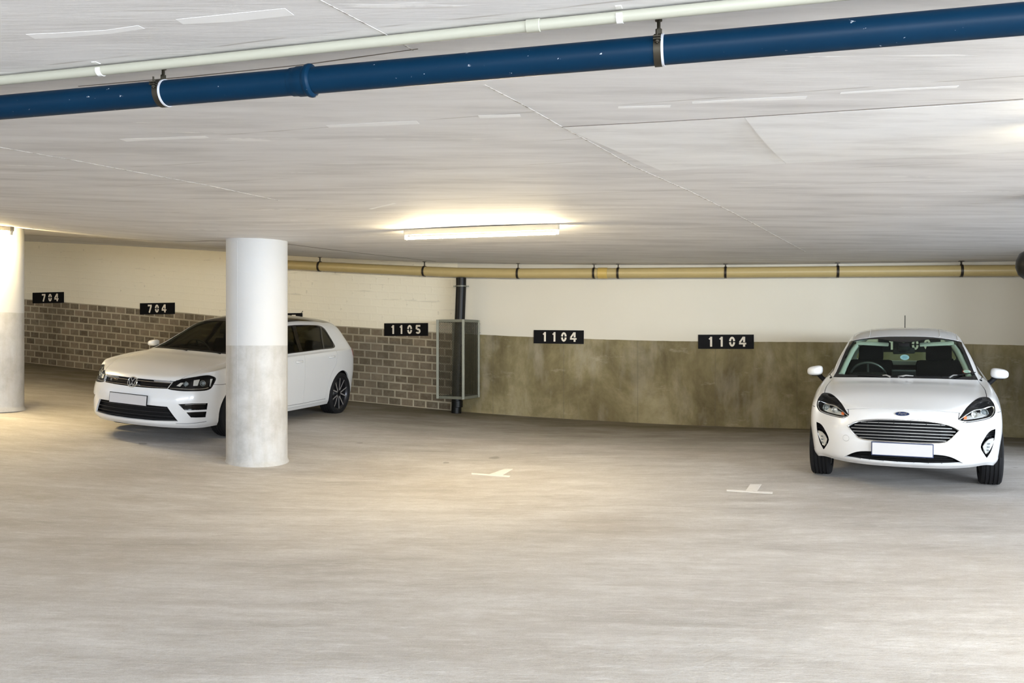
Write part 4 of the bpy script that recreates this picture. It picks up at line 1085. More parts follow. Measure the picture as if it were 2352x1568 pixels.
# ---------------------------------------------------------------- the car facing the camera
def make_frontal():
    root, bm, sf, lay = build_hatch(FIESTA, FPOSE, 'hatchback_car', 'white hatchback facing the camera, with upright roof aerial and round blue windscreen sticker', 'car')
    FR = (0, -1, 0); SD = (1, 0, 0)
    # windscreen and its black border
    wsL = [(0, 1.07, .992), (.34, 1.085, .991), (.60, 1.15, .983), (.688, 1.19, .980, 1), (.660, 1.32, 1.045), (.618, 1.6, 1.185), (.578, 1.83, 1.300), (.548, 1.90, 1.345), (.30, 1.95, 1.388), (0, 1.97, 1.398)]
    full = wsL+[(-p[0],)+p[1:] for p in wsL[-2:0:-1]]
    imprint(bm, smooth_poly(full, True, 4), FR, 10, lay, (0,), dist=0.9)
    inL = [(0, 1.07, 1.014), (.34, 1.085, 1.014), (.60, 1.15, 1.012), (.640, 1.19, 1.022, 0), (.622, 1.32, 1.075), (.588, 1.6, 1.19), (.548, 1.83, 1.300), (.515, 1.90, 1.345), (.40, 1.95, 1.366), (.26, 1.95, 1.372), (.13, 1.95, 1.352), (0, 1.97, 1.340)]
    full2 = inL+[(-p[0],)+p[1:] for p in inL[-2:0:-1]]
    imprint(bm, smooth_poly(full2, True, 4), FR, 11, lay, (10,), dist=0.9)
    # rear window
    rw = [(0, 4, 1.02), (.45, 4, 1.03), (.60, 3.9, 1.06), (.56, 3.8, 1.18), (.47, 3.7, 1.31), (.30, 3.7, 1.355), (0, 3.7, 1.365)]
    fr_ = rw+[(-p[0],)+p[1:] for p in rw[-2:0:-1]]
    imprint(bm, smooth_poly(fr_, True, 4), (0, 1, 0), 12, lay, (0,), dist=0.9, nmin=0.15)
    # side windows inside one black surround
    dlo = [vp(1.42, .985), vp(2.2, 1.01), vp(3.0, 1.045), vp(3.40, 1.065), vp(3.50, 1.16), vp(3.44, 1.27), vp(3.2, 1.335), vp(2.7, 1.365), vp(2.25, 1.36), vp(1.95, 1.30), vp(1.70, 1.17)]
    imp(bm, lay, smooth_poly([(*p, 0) for p in dlo], True, 3), SD, BLK+1, dist=0.6)
    for lb, q in ((13, [vp(1.56, 1.005), vp(2.42, 1.035), vp(2.42, 1.345), vp(2.25, 1.338), vp(1.98, 1.285), vp(1.75, 1.175)]), (14, [vp(2.50, 1.04), vp(3.18, 1.068), vp(3.18, 1.315), vp(2.7, 1.345), vp(2.50, 1.345)]), (15, [vp(3.23, 1.07), vp(3.38, 1.085), vp(3.46, 1.16), vp(3.41, 1.255), vp(3.23, 1.305)])):
        imp(bm, lay, q, SD, lb, only=(BLK+1,), dist=0.6)
    # arches, lights, grilles, fog pods
    arches(root, bm, lay, sf, (.83, 3.323), .305, .345, .315)
    HL = [(.463, .152, .692, 1), (.52, .27, .764), (.585, .39, .826), (.655, .52, .861), (.716, .54, .868), (.757, .505, .840), (.780, .465, .785), (.780, .435, .733), (.745, .393, .691), (.653, .280, .6715), (.530, .170, .660), (.48, .152, .677)]
    hv = (.35, -.8, .35)
    imp(bm, lay, smooth_poly(HL, True, 4), hv, 20)
    GR = [(.472, .11, .595, 1), (.415, .096, .631), (.32, .079, .659), (.18, .06, .675), (0, .049, .679)]
    GRb = [(0, -.004, .479), (.19, 0, .479), (.33, .036, .484), (.382, .053, .503), (.432, .08, .549)]
    gfull = [(-p[0],)+p[1:] for p in GR]+[p for p in GR[-2::-1]]+[p for p in GRb[::-1]]+[(-p[0],)+p[1:] for p in GRb[1:]]
    gpts = smooth_poly([q if len(q) > 3 else (*q, 0) for q in gfull], True, 4)
    imprint(bm, gpts, FR, 21, lay, (0,))
    LO = [(-.51, .148, .292, 1), (-.41, .073, .352), (-.31, .04, .374), (-.14, .012, .378), (.14, .012, .378), (.31, .04, .374), (.41, .073, .352), (.51, .148, .292, 1), (.39, .096, .284), (0, .04, .274), (-.39, .096, .284)]
    imprint(bm, smooth_poly(LO, True, 4), FR, 22, lay, (0,))
    FG = [(.780, .38, .590, 1), (.728, .32, .572), (.685, .262, .520), (.650, .225, .438), (.690, .288, .352), (.708, .316, .328, 1), (.745, .35, .395), (.770, .365, .50)]
    imp(bm, lay, smooth_poly(FG, True, 3), (.3, -.9, 0), 23)
    tow = [Vector((-.488+.028*math.cos(a), .1, .480+.028*math.sin(a))) for a in [2*PI*i/20 for i in range(20)]]
    imprint(bm, [Vector((-.488+(p.x+.488)*1.07, .1, .48+(p.z-.48)*1.07)) for p in tow], FR, SEAM, lay, (0,)); imprint(bm, tow, FR, 24, lay, (SEAM,))
    # panel gaps
    hf = smooth_poly([(-.492, .21, .741, 0), (-.475, .204, .745, 0), (-.32, .167, .759, 0), (0, .143, .768, 0), (.32, .167, .759, 0), (.475, .204, .745, 0), (.492, .21, .741, 0)], False, 6)
    imprint(bm, ribbon(hf, .006, (0, -.5, .8)), (0, -.5, .8), SEAM, lay, (0,))
    hs = smooth_poly([(.712, .50, .855, 0), (.716, .538, .866, 0), (.722, .66, .89, 0), (.722, .85, .917, 0), (.705, 1.05, .95, 0), (.684, 1.185, .98, 0), (.678, 1.23, .99, 0)], False, 5)
    imp(bm, lay, ribbon(hs, .006, (.2, 0, 1)), (.2, 0, 1), SEAM)
    hi = smooth_poly([(.4755, .206, .7475, 0), (.4655, .16, .694, 0)], False, 2)
    imp(bm, lay, ribbon(hi, .006, FR), FR, SEAM)
    bs = smooth_poly([(.78, .45, .735, 0), (.82, .53, .735, 0), (.85, .60, .70, 0), (.86, .70, .63, 0)], False, 4)
    imp(bm, lay, ribbon(bs, .005, (1, -.2, 0)), (1, -.2, 0), SEAM)
    for y_a, y_b in ((1.33, 1.33), (2.46, 2.46)):
        imp(bm, lay, ribbon([vp(y_a, .998+(y_a-1.3)*.04), vp(y_a, .7), vp(y_b, .275)], .005, SD), SD, SEAM)
    imp(bm, lay, ribbon([vp(1.31, .30), vp(2.46, .29), vp(2.97, .323)], .005, SD), SD, SEAM)
    imp(bm, lay, ribbon([vp(2.94, .30), vp(3.02, .55), vp(3.22, .72), vp(3.28, .90), vp(3.26, 1.085)], .005, SD), SD, SEAM)
    imp(bm, lay, ribbon([vp(1.31, .984), vp(1.45, .992)], .005, SD), SD, SEAM)
    # part regions
    grow(bm, lay, (0, .6, .89), 30)
    for sg in (1, -1):
        grow(bm, lay, (sg*.86, 1.9, .7), 31 if sg > 0 else 33); grow(bm, lay, (sg*.86, 2.75, .7), 32 if sg > 0 else 34)
    white = m_paint
    rest = set(f[lay] for f in bm.faces)-{CUT, 10, 11, 12, 13, 14, 15, 20, 21, 22, 23, 24, 30, 31, 32, 33, 34, SEAM, BLK+1}
    panel(bm, lay, rest, 'body_shell', white, root, thick=.022, inner=m_lining)
    panel(bm, lay, {SEAM}, 'panel_gaps', m_seam, root, off=-.004, thick=.006)
    panel(bm, lay, {30}, 'bonnet', white, root, thick=.02)
    for a in (31, 32, 33, 34): panel(bm, lay, {a}, 'door', white, root, thick=.02, inner=m_dlining)
    panel(bm, lay, {BLK+1}, 'window_surround', m_gloss, root, off=-.001, thick=.02, split=True)
    ws_b = panel(bm, lay, {10}, 'windscreen_border', m_gloss, root, off=-.002, thick=.006)
    panel(bm, lay, {11}, 'windscreen', m_ws, root, off=-.003, thick=.0045)
    panel(bm, lay, {12}, 'rear_window', m_ws, root, off=-.003, thick=.0045)
    for a in (13, 14, 15): panel(bm, lay, {a}, 'side_window', m_tint, root, off=-.004, thick=.0045, split=True)
    panel(bm, lay, {24}, 'towing_eye_cover', white, root, off=0, thick=.01)
    # headlights: split left/right
    for sg in (-1, 1):
        g = empty('headlight', (0, 0, 0)); g.parent = root
        for f in bm.faces:
            if f[lay] == 20: f[lay] = 20 if f.calc_center_median().x*sg > 0 else 200
        bowl(bm, lay, {20}, 'housing', m_matt, g, .055, shrink=.10)
        panel(bm, lay, {20}, 'lens_cover', m_lens, g, off=-.001, thick=.003)
        for f in bm.faces:
            if f[lay] == 200: f[lay] = 20
        # bright frame running around the lower lamp chamber
        lp = [(.478, .155, .690), (.53, .175, .672), (.653, .285, .682), (.742, .395, .700), (.770, .435, .74), (.772, .46, .782), (.745, .46, .795), (.69, .42, .792), (.61, .34, .772), (.545, .24, .737), (.495, .17, .705)]
        pts = [sf.near((p[0]*sg, p[1], p[2]), -.010) for p in lp]
        MB().tube([Vector(p) for p in smooth_poly([(*p, 0) for p in pts], True, 4)], .0055, 8, closed=True).build('daylight_strip', m_chrome, g, smooth=True)
        # dark upper lid
        tp = [(.50, .19, .725), (.56, .32, .79), (.63, .46, .84), (.70, .52, .858), (.75, .50, .83), (.765, .475, .79), (.69, .43, .797), (.61, .35, .778), (.545, .25, .745)]
        vs = [sf.near((p[0]*sg, p[1], p[2]), -.006) for p in tp]; vs2 = [v+Vector((0, .012, -.006)) for v in vs]; n = len(vs)
        MB().add(vs+vs2, [tuple(range(n)), tuple(range(n, 2*n))[::-1]]+[(i, (i+1) % n, n+(i+1) % n, n+i) for i in range(n)]).build('upper_bezel', m_matt, g)
        # chambers
        def lamp(x, y, z, r, mat, ring=True, nm='projector'):
            c = sf.near((x*sg, y, z), -.038); dv = Vector((.28*sg, -1, .12)).normalized(); R = dv.to_track_quat('Z', 'Y').to_matrix().to_4x4(); T4 = Matrix.Translation(c)@R
            q = MB().lathe([(r*1.25, .022), (r*1.18, .024), (r*1.0, .004), (r*.95, -.01)], T4, 28).build(nm+'_ring', m_chrome, g, smooth=True)
            MB().lathe([(r*.98, -.004), (r*.8, .008), (r*.5, .016), (0, .02)], T4, 24).build(nm+'_lens', mat, g, smooth=True)
        lamp(.698, .42, .752, .030, m_bulb); lamp(.612, .325, .742, .024, m_lampgrey, nm='high_beam')
        # reflector wall
        rp = [(.525, .20, .700), (.60, .28, .695), (.70, .38, .712), (.745, .43, .75), (.72, .44, .783), (.63, .36, .768), (.55, .25, .73)]
        vs = [sf.near((p[0]*sg, p[1], p[2]), -.045) for p in rp]; n = len(vs); vs2 = [v+Vector((0, .006, 0)) for v in vs]
        MB().add(vs+vs2, [tuple(range(n)), tuple(range(n, 2*n))[::-1]]+[(i, (i+1) % n, n+(i+1) % n, n+i) for i in range(n)]).build('reflector', m_lampgrey, g)
        c = sf.near((.532*sg, .215, .712), -.026)
        MB().bbox(c, (.030, .012, .028), .005, Matrix.Rotation(sg*.6, 3, 'Z')).build('indicator', m_orange, g)
    # grille
    g = empty('radiator_grille', (0, 0, 0)); g.parent = root
    bowl(bm, lay, {21}, 'grille_recess', m_matt, g, .055, dirv=(0, 1, 0))
    MB().tube([sf.front(p.x, p.z, .001) for p in densify(gpts, d=.03)], .0062, 8, closed=True).build('chrome_surround', m_chrome, g, smooth=True)
    def topz(x): return float(np.interp(abs(x), [0, .18, .32, .415, .472], [.679, .675, .659, .631, .595]))
    def botz(x): return float(np.interp(abs(x), [0, .19, .33, .382, .432, .472], [.479, .479, .484, .503, .549, .595]))
    for k in range(6):
        fr0 = (k+1)/7; xe = [.36, .415, .445, .445, .42, .37][k]
        zf = lambda x, q=fr0: .679-(.679-.479)*q-.22*x*x*(0.5-q)*0.0-.05*x*x
        pts = [sf.front(x, zf(x), -.010) for x in np.linspace(-xe, xe, 26)]
        mb = MB()
        for a, b in zip(pts, pts[1:]):
            pass
        vs = []; fs = []
        for p in pts:
            for dy, dz in ((0, .0026), (0, -.0026), (.025, -.006), (.025, .0)): vs.append(p+Vector((0, dy, dz)))
        for i in range(len(pts)-1): fs += [(i*4+j, i*4+(j+1) % 4, (i+1)*4+(j+1) % 4, (i+1)*4+j) for j in range(4)]
        fs += [(3, 2, 1, 0), tuple((len(pts)-1)*4+j for j in range(4))]
        mb.add(vs, fs).build('grille_slat', m_satin, g)
    for x in (-.30, -.20, -.07, .07, .20, .32):
        MB().box(((x), sf.front(x, .58, 0).y+.033, .5*(topz(x)+botz(x))), (.004, .006, topz(x)-botz(x)-.01)).build('grille_upright', m_dash, g)
    # lower intake
    g = empty('lower_intake', (0, 0, 0)); g.parent = root
    bowl(bm, lay, {22}, 'intake_recess', m_matt, g, .07, dirv=(0, 1, 0))
    for z, xe in ((.345, .38), (.322, .43), (.300, .45)):
        MB().tube([sf.front(x, z, -.018) for x in np.linspace(-xe, xe, 22)], .0035, 6).build('intake_bar', m_matt, g)
    for x in (-.36, -.28, -.16, -.04, .10, .22, .33): MB().box((x, sf.front(x, .33, 0).y+.03, .325), (.003, .004, .075)).build('intake_upright', m_matt, g)
    MB().tube([sf.front(-.46, .296, -.02), sf.front(0, .300, -.03)+Vector((0, .03, .02)), sf.front(.2, .300, -.03)+Vector((0, .03, .018))], .006, 8).build('radiator_support', m_darkmetal, g)
    # fog pods
    for sg in (-1, 1):
        g = empty('fog_light', (0, 0, 0)); g.parent = root
        for f in bm.faces:
            if f[lay] == 23: f[lay] = 23 if f.calc_center_median().x*sg > 0 else 230
        bowl(bm, lay, {23}, 'pod_recess', m_gloss, g, .03, shrink=.08)
        for f in bm.faces:
            if f[lay] == 230: f[lay] = 23
        lp = [(.762, .37, .505), (.722, .31, .50), (.672, .25, .44), (.700, .30, .365), (.73, .335, .40), (.757, .362, .47)]
        vs = [sf.near((p[0]*sg, p[1], p[2]), -.006) for p in lp]; n = len(vs); vs2 = [v+Vector((0, .01, 0)) for v in vs]
        MB().add(vs+vs2, [tuple(range(n)), tuple(range(n, 2*n))[::-1]]+[(i, (i+1) % n, n+(i+1) % n, n+i) for i in range(n)]).build('lamp_unit', m_lampgrey, g)
        MB().tube([Vector(p) for p in smooth_poly([(*v, 0) for v in vs], True, 2)], .003, 6, closed=True).build('chrome_edge', m_chrome, g, smooth=True)
        for dz in (.40, .43, .46): 
            c = sf.near((.715*sg, .315, dz), .0); MB().bbox(c, (.026, .006, .014), .003, Matrix.Rotation(sg*.9, 3, 'Z')).build('led_block', m_bulb, g)
        for dz in (.535, .553, .57):
            a = sf.near((.70*sg+(dz-.535)*sg*.6, .29, dz), -.008); b = sf.near((.775*sg, .375, dz), -.008); MB().tube([a, b], .0028, 6).build('pod_rib', m_dash, g)
    # badge: dark blue oval with script lettering
    c = sf.front(0, .728, .002); g = empty('bonnet_badge', c); g.parent = root; g.rotation_euler = (math.radians(90-38), 0, 0)
    ov = lambda rx, ry: [(rx*math.cos(a), ry*math.sin(a)) for a in [2*PI*i/36 for i in range(36)]]
    MB().prism(ov(.063, .0245), -.008, .003).build('badge_rim', m_chrome, g); MB().prism(ov(.058, .0205), .0, .0045).build('badge_face', m_badge, g)
    me = text_mesh('Ford', .036, 0.25); me.materials.append(m_chrome); o = bpy.data.objects.new('badge_lettering', me); C.objects.link(o); o.parent = g; o.location = (0, 0, .0052)
    plate_obj(root, sf.front(0, .415, .016)+Vector((0, -.004, 0)), .505, .110, border=m_navy)
    # wipers
    def wiper(a, b, c_):
        a, b, c_ = [sf.near(p, .012) for p in (a, b, c_)]
        w_ = empty('wiper', a); w_.parent = root
        MB().tube([Vector((0, 0, 0)), (b-a)*.5+Vector((0, 0, .012)), b-a], [.010, .007, .005], 8).build('wiper_arm', m_satin, w_, smooth=True)
        d = (c_-b).normalized(); MB().tube([b-a-d*.20, b-a, c_-a], [.004, .006, .004], 8).build('wiper_blade', m_matt, w_, smooth=True)
    wiper((.42, 1.10, .99), (.50, 1.18, 1.005), (.665, 1.33, 1.035)); wiper((-.05, 1.07, .985), (.10, 1.10, .996), (.36, 1.11, 1.0)); wiper((-.12, 1.07, .985), (-.2, 1.10, .998), (-.44, 1.16, 1.005))
    # mirrors, aerial, roof ribs
    for sg in (-1, 1): mirror_unit(root, sg*.895, 1.46, 1.03, sg, (sg*.785, 1.42, .925), w_=.165, h=.115)
    b = sf.top(0, 3.30); an = empty('roof_aerial', b); an.parent = root
    MB().lathe([(0.0, -.01), (.018, -.005), (.012, .012), (.006, .02), (0, .022)], Matrix.Identity(4), 16).build('aerial_base', m_matt, an, smooth=True)
    MB().tube([(0, 0, .015), (0, .01, .17)], .0045, 8).build('aerial_rod', m_matt, an)
    for sg in (-1, 1):
        MB().tube([sf.top(sg*.36, y, .0005) for y in np.linspace(2.0, 3.5, 20)], .004, 6).build('roof_rib', m_paint, root, smooth=True)
        MB().tube([sf.top(sg*.535, y, -.001) for y in np.linspace(1.98, 3.5, 20)], .006, 6).build('roof_gutter', m_matt if False else m_paint, root, smooth=True)
    # interior
    S = dict(dash=.965); interior(root, S, 1.22, 3.70, .32, .70, -1, m_lining)
    for sg in (-1, 1): seat(root, sg*.36, 1.95, .42, h=.60)
    rs = MB(); rs.bbox((0, 2.85, .50), (1.26, .50, .18), .05); rs.bbox((0, 3.18, .76), (1.26, .14, .50), .05, Matrix.Rotation(math.radians(-20), 3, 'X'))
    for x in (-.42, .42): rs.bbox((x, 3.28, 1.03), (.26, .08, .13), .04)
    rs.build('rear_seat', m_cloth, root, smooth=True)
    steering(root, -.36, 1.66, .95)
    MB().bbox((0, 1.50, 1.005), (.24, .03, .10), .012, Matrix.Rotation(.3, 3, 'X')).build('dash_screen', m_darkmetal, root)
    c = sf.front(0, 1.305, -.07); MB().bbox(c, (.22, .03, .065), .015, Matrix.Rotation(-.05, 3, 'Y')).build('rear_view_mirror', m_matt, root, smooth=True)
    c2 = sf.front(.0, 1.31, -.03); MB().bbox(c2, (.12, .07, .10), .03).build('sensor_housing', m_matt, root, smooth=True)
    def disc(c, rx, rz, mats, name, lines=0):
        g = empty(name, c); g.parent = root; g.rotation_euler = (math.radians(-62), 0, 0)
        MB().prism([(rx*math.cos(a), rz*math.sin(a)) for a in [2*PI*i/30 for i in range(30)]], -.001, .001, Matrix.Rotation(PI/2, 4, 'X')).build('sticker_face', mats[0], g)
        return g
    for c, rx, rz, m1, m2, nm in ((sf.front(.01, 1.196, -.012), .044, .048, m_ice, m_inkb, 'round_sticker'), (sf.front(.597, 1.062, -.012), .043, .034, m_red, m_paper, 'licence_disc')):
        g = empty(nm, c); g.parent = root; g.rotation_euler = (math.radians(28), 0, 0 if rx > .0435 else .1)
        R4 = Matrix.Identity(4)
        ovl = lambda s: [(rx*s*math.cos(a), rz*s/.88*math.sin(a)) for a in [2*PI*i/30 for i in range(30)]]
        MB().prism(ovl(1), -.001, .001, R4).build('sticker_face', m1, g)
        if nm == 'licence_disc': MB().prism(ovl(.82), .0, .002, R4).build('sticker_centre', m_paper, g)
        for k in range(5): MB().box((0, (.024-.012*k), .0016), (.055-.008*abs(k-2), .0035, .001)).build('printed_line', m_inkb, g)
    MB().bbox((0, 2.15, .25), (1.24, 3.0, .05), .01).build('underbody', m_matt, root)
    for sg in (-1, 1):
        wheel(root, sg*.765, .83, .305, .195, sg, 'plain'); wheel(root, sg*.765, 3.323, .305, .195, sg, 'plain')
    # tail lamps
    for sg in (-1, 1):
        MB().bbox((sg*.735, 3.935, .90), (.07, .08, .20), .02).build('tail_lamp', m_red, root, smooth=True)
        pt = [sf.front(sg*x, z, -.045) for x, z in ((.625, 1.035), (.600, 1.12), (.570, 1.20), (.535, 1.28), (.505, 1.33))]
        MB().tube(pt, [.030, .028, .027, .027, .026], 12).build('pillar_trim', m_lining, root, smooth=True)
        MB().bbox(sf.front(sg*.33, 1.362, -.05), (.34, .06, .025), .012, Matrix.Rotation(math.radians(25), 3, 'X')@Matrix.Rotation(-sg*.06, 3, 'Y')).build('sun_visor', m_lining, root, smooth=True)
    bm.free()
make_frontal()
# ---------------------------------------------------------------- the car parked behind the column
def prism_patch(sf_pts, dv, mat, name, g):
    vs = [Vector(v) for v in sf_pts]; vs2 = [v+dv for v in vs]; n = len(vs)
    return MB().add(vs+vs2, [tuple(range(n)), tuple(range(n, 2*n))[::-1]]+[(i, (i+1) % n, n+(i+1) % n, n+i) for i in range(n)]).build(name, mat, g)
def make_sport():
    root, bm, sf, lay = build_hatch(GOLF, GPOSE, 'hatchback_car', 'white hatchback with dark sport wheels, half hidden behind the column', 'car')
    FR = (0, -1, 0); SD = (1, 0, 0)
    wsL = [(0, 1.14, .990), (.35, 1.155, .988), (.55, 1.19, .984), (.695, 1.26, .976, 1), (.668, 1.42, 1.052), (.630, 1.72, 1.19), (.592, 1.98, 1.305), (.560, 2.04, 1.340), (.30, 2.05, 1.383), (0, 2.05, 1.396)]
    imprint(bm, smooth_poly(wsL+[(-p[0],)+p[1:] for p in wsL[-2:0:-1]], True, 4), FR, 10, lay, (0,), dist=0.9)
    inL = [(0, 1.14, 1.008), (.35, 1.155, 1.006), (.55, 1.19, 1.004), (.66, 1.26, 1.012, 0), (.645, 1.42, 1.062), (.607, 1.72, 1.19), (.568, 1.98, 1.295), (.535, 2.04, 1.330), (.30, 2.05, 1.362), (.10, 2.05, 1.366), (0, 2.05, 1.34)]
    imprint(bm, smooth_poly(inL+[(-p[0],)+p[1:] for p in inL[-2:0:-1]], True, 4), FR, 11, lay, (10,), dist=0.9)
    rw = [(0, 4, 1.0), (.50, 4, 1.0), (.63, 3.9, 1.03), (.60, 3.8, 1.18), (.52, 3.7, 1.27), (.30, 3.7, 1.30), (0, 3.7, 1.31)]
    imprint(bm, smooth_poly(rw+[(-p[0],)+p[1:] for p in rw[-2:0:-1]], True, 4), (0, 1, 0), 12, lay, (0,), dist=0.9, nmin=0.12)
    dlo = [vp(1.50, .972), vp(2.2, .985), vp(3.0, 1.008), vp(3.42, 1.020), vp(3.485, 1.10), vp(3.46, 1.24), vp(3.385, 1.325), vp(3.15, 1.352), vp(2.6, 1.358), vp(2.25, 1.335), vp(2.0, 1.275), vp(1.75, 1.155)]
    imp(bm, lay, smooth_poly([(*p, 0) for p in dlo], True, 3), SD, 3, dist=0.6)
    for lb, q in ((13, [vp(1.62, .990), vp(2.405, 1.004), vp(2.50, 1.342), vp(2.27, 1.318), vp(2.03, 1.262), vp(1.80, 1.155)]), (14, [vp(2.50, 1.006), vp(3.085, 1.022), vp(3.30, 1.322), vp(3.15, 1.338), vp(2.60, 1.345)]), (15, [vp(3.13, 1.024), vp(3.40, 1.034), vp(3.465, 1.10), vp(3.44, 1.225), vp(3.375, 1.302), vp(3.34, 1.31)])):
        imp(bm, lay, q, SD, lb, only=(3,), dist=0.6)
    # dark roof between the rails
    rp = [(.525, 2.02), (.535, 2.5), (.525, 3.1), (.505, 3.55), (.465, 3.90)]
    pts = [Vector((x, y, 1.4)) for x, y in rp]+[Vector((-x, y, 1.4)) for x, y in rp[::-1]]
    imprint(bm, densify(pts, d=.1), (0, 0, 1), 40, lay, (0,), dist=.2)
    arches(root, bm, lay, sf, (.88, 3.54), .322, .352, .325)
    HL = [(.478, .147, .702, 1), (.541, .207, .735), (.64, .31, .765), (.739, .417, .788), (.80, .45, .780), (.838, .463, .752, 0), (.836, .42, .68), (.819, .39, .634, 0), (.777, .331, .612), (.68, .22, .606), (.592, .149, .606), (.50, .105, .614), (.448, .093, .624, 1)]
    imp(bm, lay, smooth_poly([q if len(q) > 3 else (*q, 0) for q in HL], True, 3), (.55, -.8, .1), 20)
    gp = [Vector((-.476, .14, .703)), Vector((-.25, .06, .706)), Vector((0, .05, .707)), Vector((.25, .06, .706)), Vector((.476, .14, .703)), Vector((.446, .09, .624)), Vector((.25, .06, .618)), Vector((0, .04, .616)), Vector((-.25, .06, .618)), Vector((-.446, .09, .624))]
    imprint(bm, gp, FR, 21, lay, (0,))
    lo = [Vector((-.48, .07, .418)), Vector((-.25, .02, .424)), Vector((0, 0, .426)), Vector((.25, .02, .424)), Vector((.48, .07, .418)), Vector((.588, .13, .252)), Vector((.3, .04, .240)), Vector((0, .02, .236)), Vector((-.3, .04, .240)), Vector((-.588, .13, .252))]
    imprint(bm, lo, FR, 22, lay, (0,))
    sv = (.5, -.85, 0)
    for q in ([(.59, .118, .455), (.70, .22, .466), (.815, .36, .466), (.808, .356, .388), (.72, .24, .386), (.646, .161, .386)], [(.66, .18, .360), (.73, .26, .364), (.806, .356, .366), (.798, .353, .297), (.735, .26, .297), (.700, .21, .300)]):
        imp(bm, lay, [Vector(p) for p in q], sv, 23)
    # seams
    hs = smooth_poly([(.50, .17, .71, 0), (.545, .212, .738, 0), (.60, .36, .80, 0), (.655, .62, .865, 0), (.68, .95, .925, 0), (.690, 1.20, .965, 0), (.690, 1.30, .99, 0)], False, 5)
    imp(bm, lay, ribbon(hs, .006, (.2, 0, 1)), (.2, 0, 1), SEAM, only=(0,))
    imp(bm, lay, ribbon(smooth_poly([(.44, .09, .712, 0), (.50, .17, .712, 0), (.56, .24, .745, 0)], False, 3), .006, FR), FR, SEAM)
    imprint(bm, ribbon([Vector((x, .05, .709)) for x in np.linspace(-.48, .48, 9)], .006, FR), FR, SEAM, lay, (0,))
    imp(bm, lay, ribbon(smooth_poly([(.83, .43, .685, 0), (.86, .53, .680, 0), (.885, .66, .682, 0), (.89, .74, .67, 0)], False, 4), .005, (1, -.3, 0)), (1, -.3, 0), SEAM)
    imprint(bm, ribbon([Vector((x, .05, z)) for x, z in ((.56, .222), (.66, .224), (.74, .232), (.80, .245))], .006, FR), FR, SEAM, lay, (0,))
    imprint(bm, ribbon([Vector((-x, .05, z)) for x, z in ((.56, .222), (.66, .224), (.74, .232), (.80, .245))], .006, FR), FR, SEAM, lay, (0,))
    imp(bm, lay, ribbon([vp(1.36, .990), vp(1.36, .65), vp(1.40, .265)], .005, SD), SD, SEAM)
    imp(bm, lay, ribbon([vp(1.34, .968), vp(1.55, .975)], .005, SD), SD, SEAM)
    imp(bm, lay, ribbon([vp(2.46, 1.02), vp(2.42, .81), vp(2.45, .25)], .005, SD), SD, SEAM)
    imp(bm, lay, ribbon([vp(1.37, .28), vp(2.45, .272), vp(3.10, .28)], .005, SD), SD, SEAM)
    imp(bm, lay, ribbon([vp(3.07, .26), vp(3.10, .45), vp(3.20, .66), vp(3.34, .80), vp(3.42, 1.04)], .005, SD), SD, SEAM)
    imp(bm, lay, ribbon([vp(1.30, .235), vp(3.18, .238)], .004, SD), SD, SEAM)
    fl = [Vector((.87, 3.90+.055*math.cos(a), .80+.055*math.sin(a))) for a in [2*PI*i/20 for i in range(20)]]
    tl = [Vector((.80, 4.00, .985)), Vector((.75, 4.20, .98)), Vector((.74, 4.30, .90)), Vector((.75, 4.30, .835)), Vector((.80, 4.06, .84)), Vector((.82, 3.99, .90))]
    imp(bm, lay, tl, (.75, .65, 0), 26, dist=.4)
    grow(bm, lay, (0, .6, .89), 30)
    for sg in (1, -1): grow(bm, lay, (sg*.89, 1.9, .7), 31 if sg > 0 else 33); grow(bm, lay, (sg*.89, 2.75, .7), 32 if sg > 0 else 34)
    rest = set(f[lay] for f in bm.faces)-{CUT, 10, 11, 12, 13, 14, 15, 20, 21, 22, 23, 26, 30, 31, 32, 33, 34, 40, SEAM, 3}
    panel(bm, lay, rest, 'body_shell', m_paint, root, thick=.022, inner=m_dlining)
    panel(bm, lay, {SEAM}, 'panel_gaps', m_seam, root, off=-.004, thick=.006)
    panel(bm, lay, {30}, 'bonnet', m_paint, root, thick=.02)
    panel(bm, lay, {40}, 'roof_panel', m_gloss, root, thick=.02, inner=m_dlining)
    for a in (31, 32, 33, 34): panel(bm, lay, {a}, 'door', m_paint, root, thick=.02, inner=m_dlining)
    panel(bm, lay, {3}, 'window_surround', m_gloss, root, off=-.001, thick=.02, split=True)
    panel(bm, lay, {10}, 'windscreen_border', m_gloss, root, off=-.002, thick=.006)
    panel(bm, lay, {11}, 'windscreen', m_wsdark, root, off=-.003, thick=.0045)
    panel(bm, lay, {12}, 'rear_window', m_tint, root, off=-.003, thick=.0045)
    for a in (13, 14, 15): panel(bm, lay, {a}, 'side_window', m_tint, root, off=-.004, thick=.0045, split=True)
    for sg in (-1, 1):
        def split(lb, lb2, inv=False):
            for f in bm.faces:
                if inv and f[lay] == lb2: f[lay] = lb
                elif not inv and f[lay] == lb and f.calc_center_median().x*sg < 0: f[lay] = lb2
        split(26, 260); panel(bm, lay, {26}, 'tail_lamp', m_red, root, off=.002, thick=.02); split(26, 260, True)
        # headlight
        g = empty('headlight', (0, 0, 0)); g.parent = root
        split(20, 200); bowl(bm, lay, {20}, 'housing', m_gloss, g, .05, shrink=.10); panel(bm, lay, {20}, 'lens_cover', m_lens, g, off=-.001, thick=.003); split(20, 200, True)
        def P(x, y, z, o): return sf.near((x*sg, y, z), o)
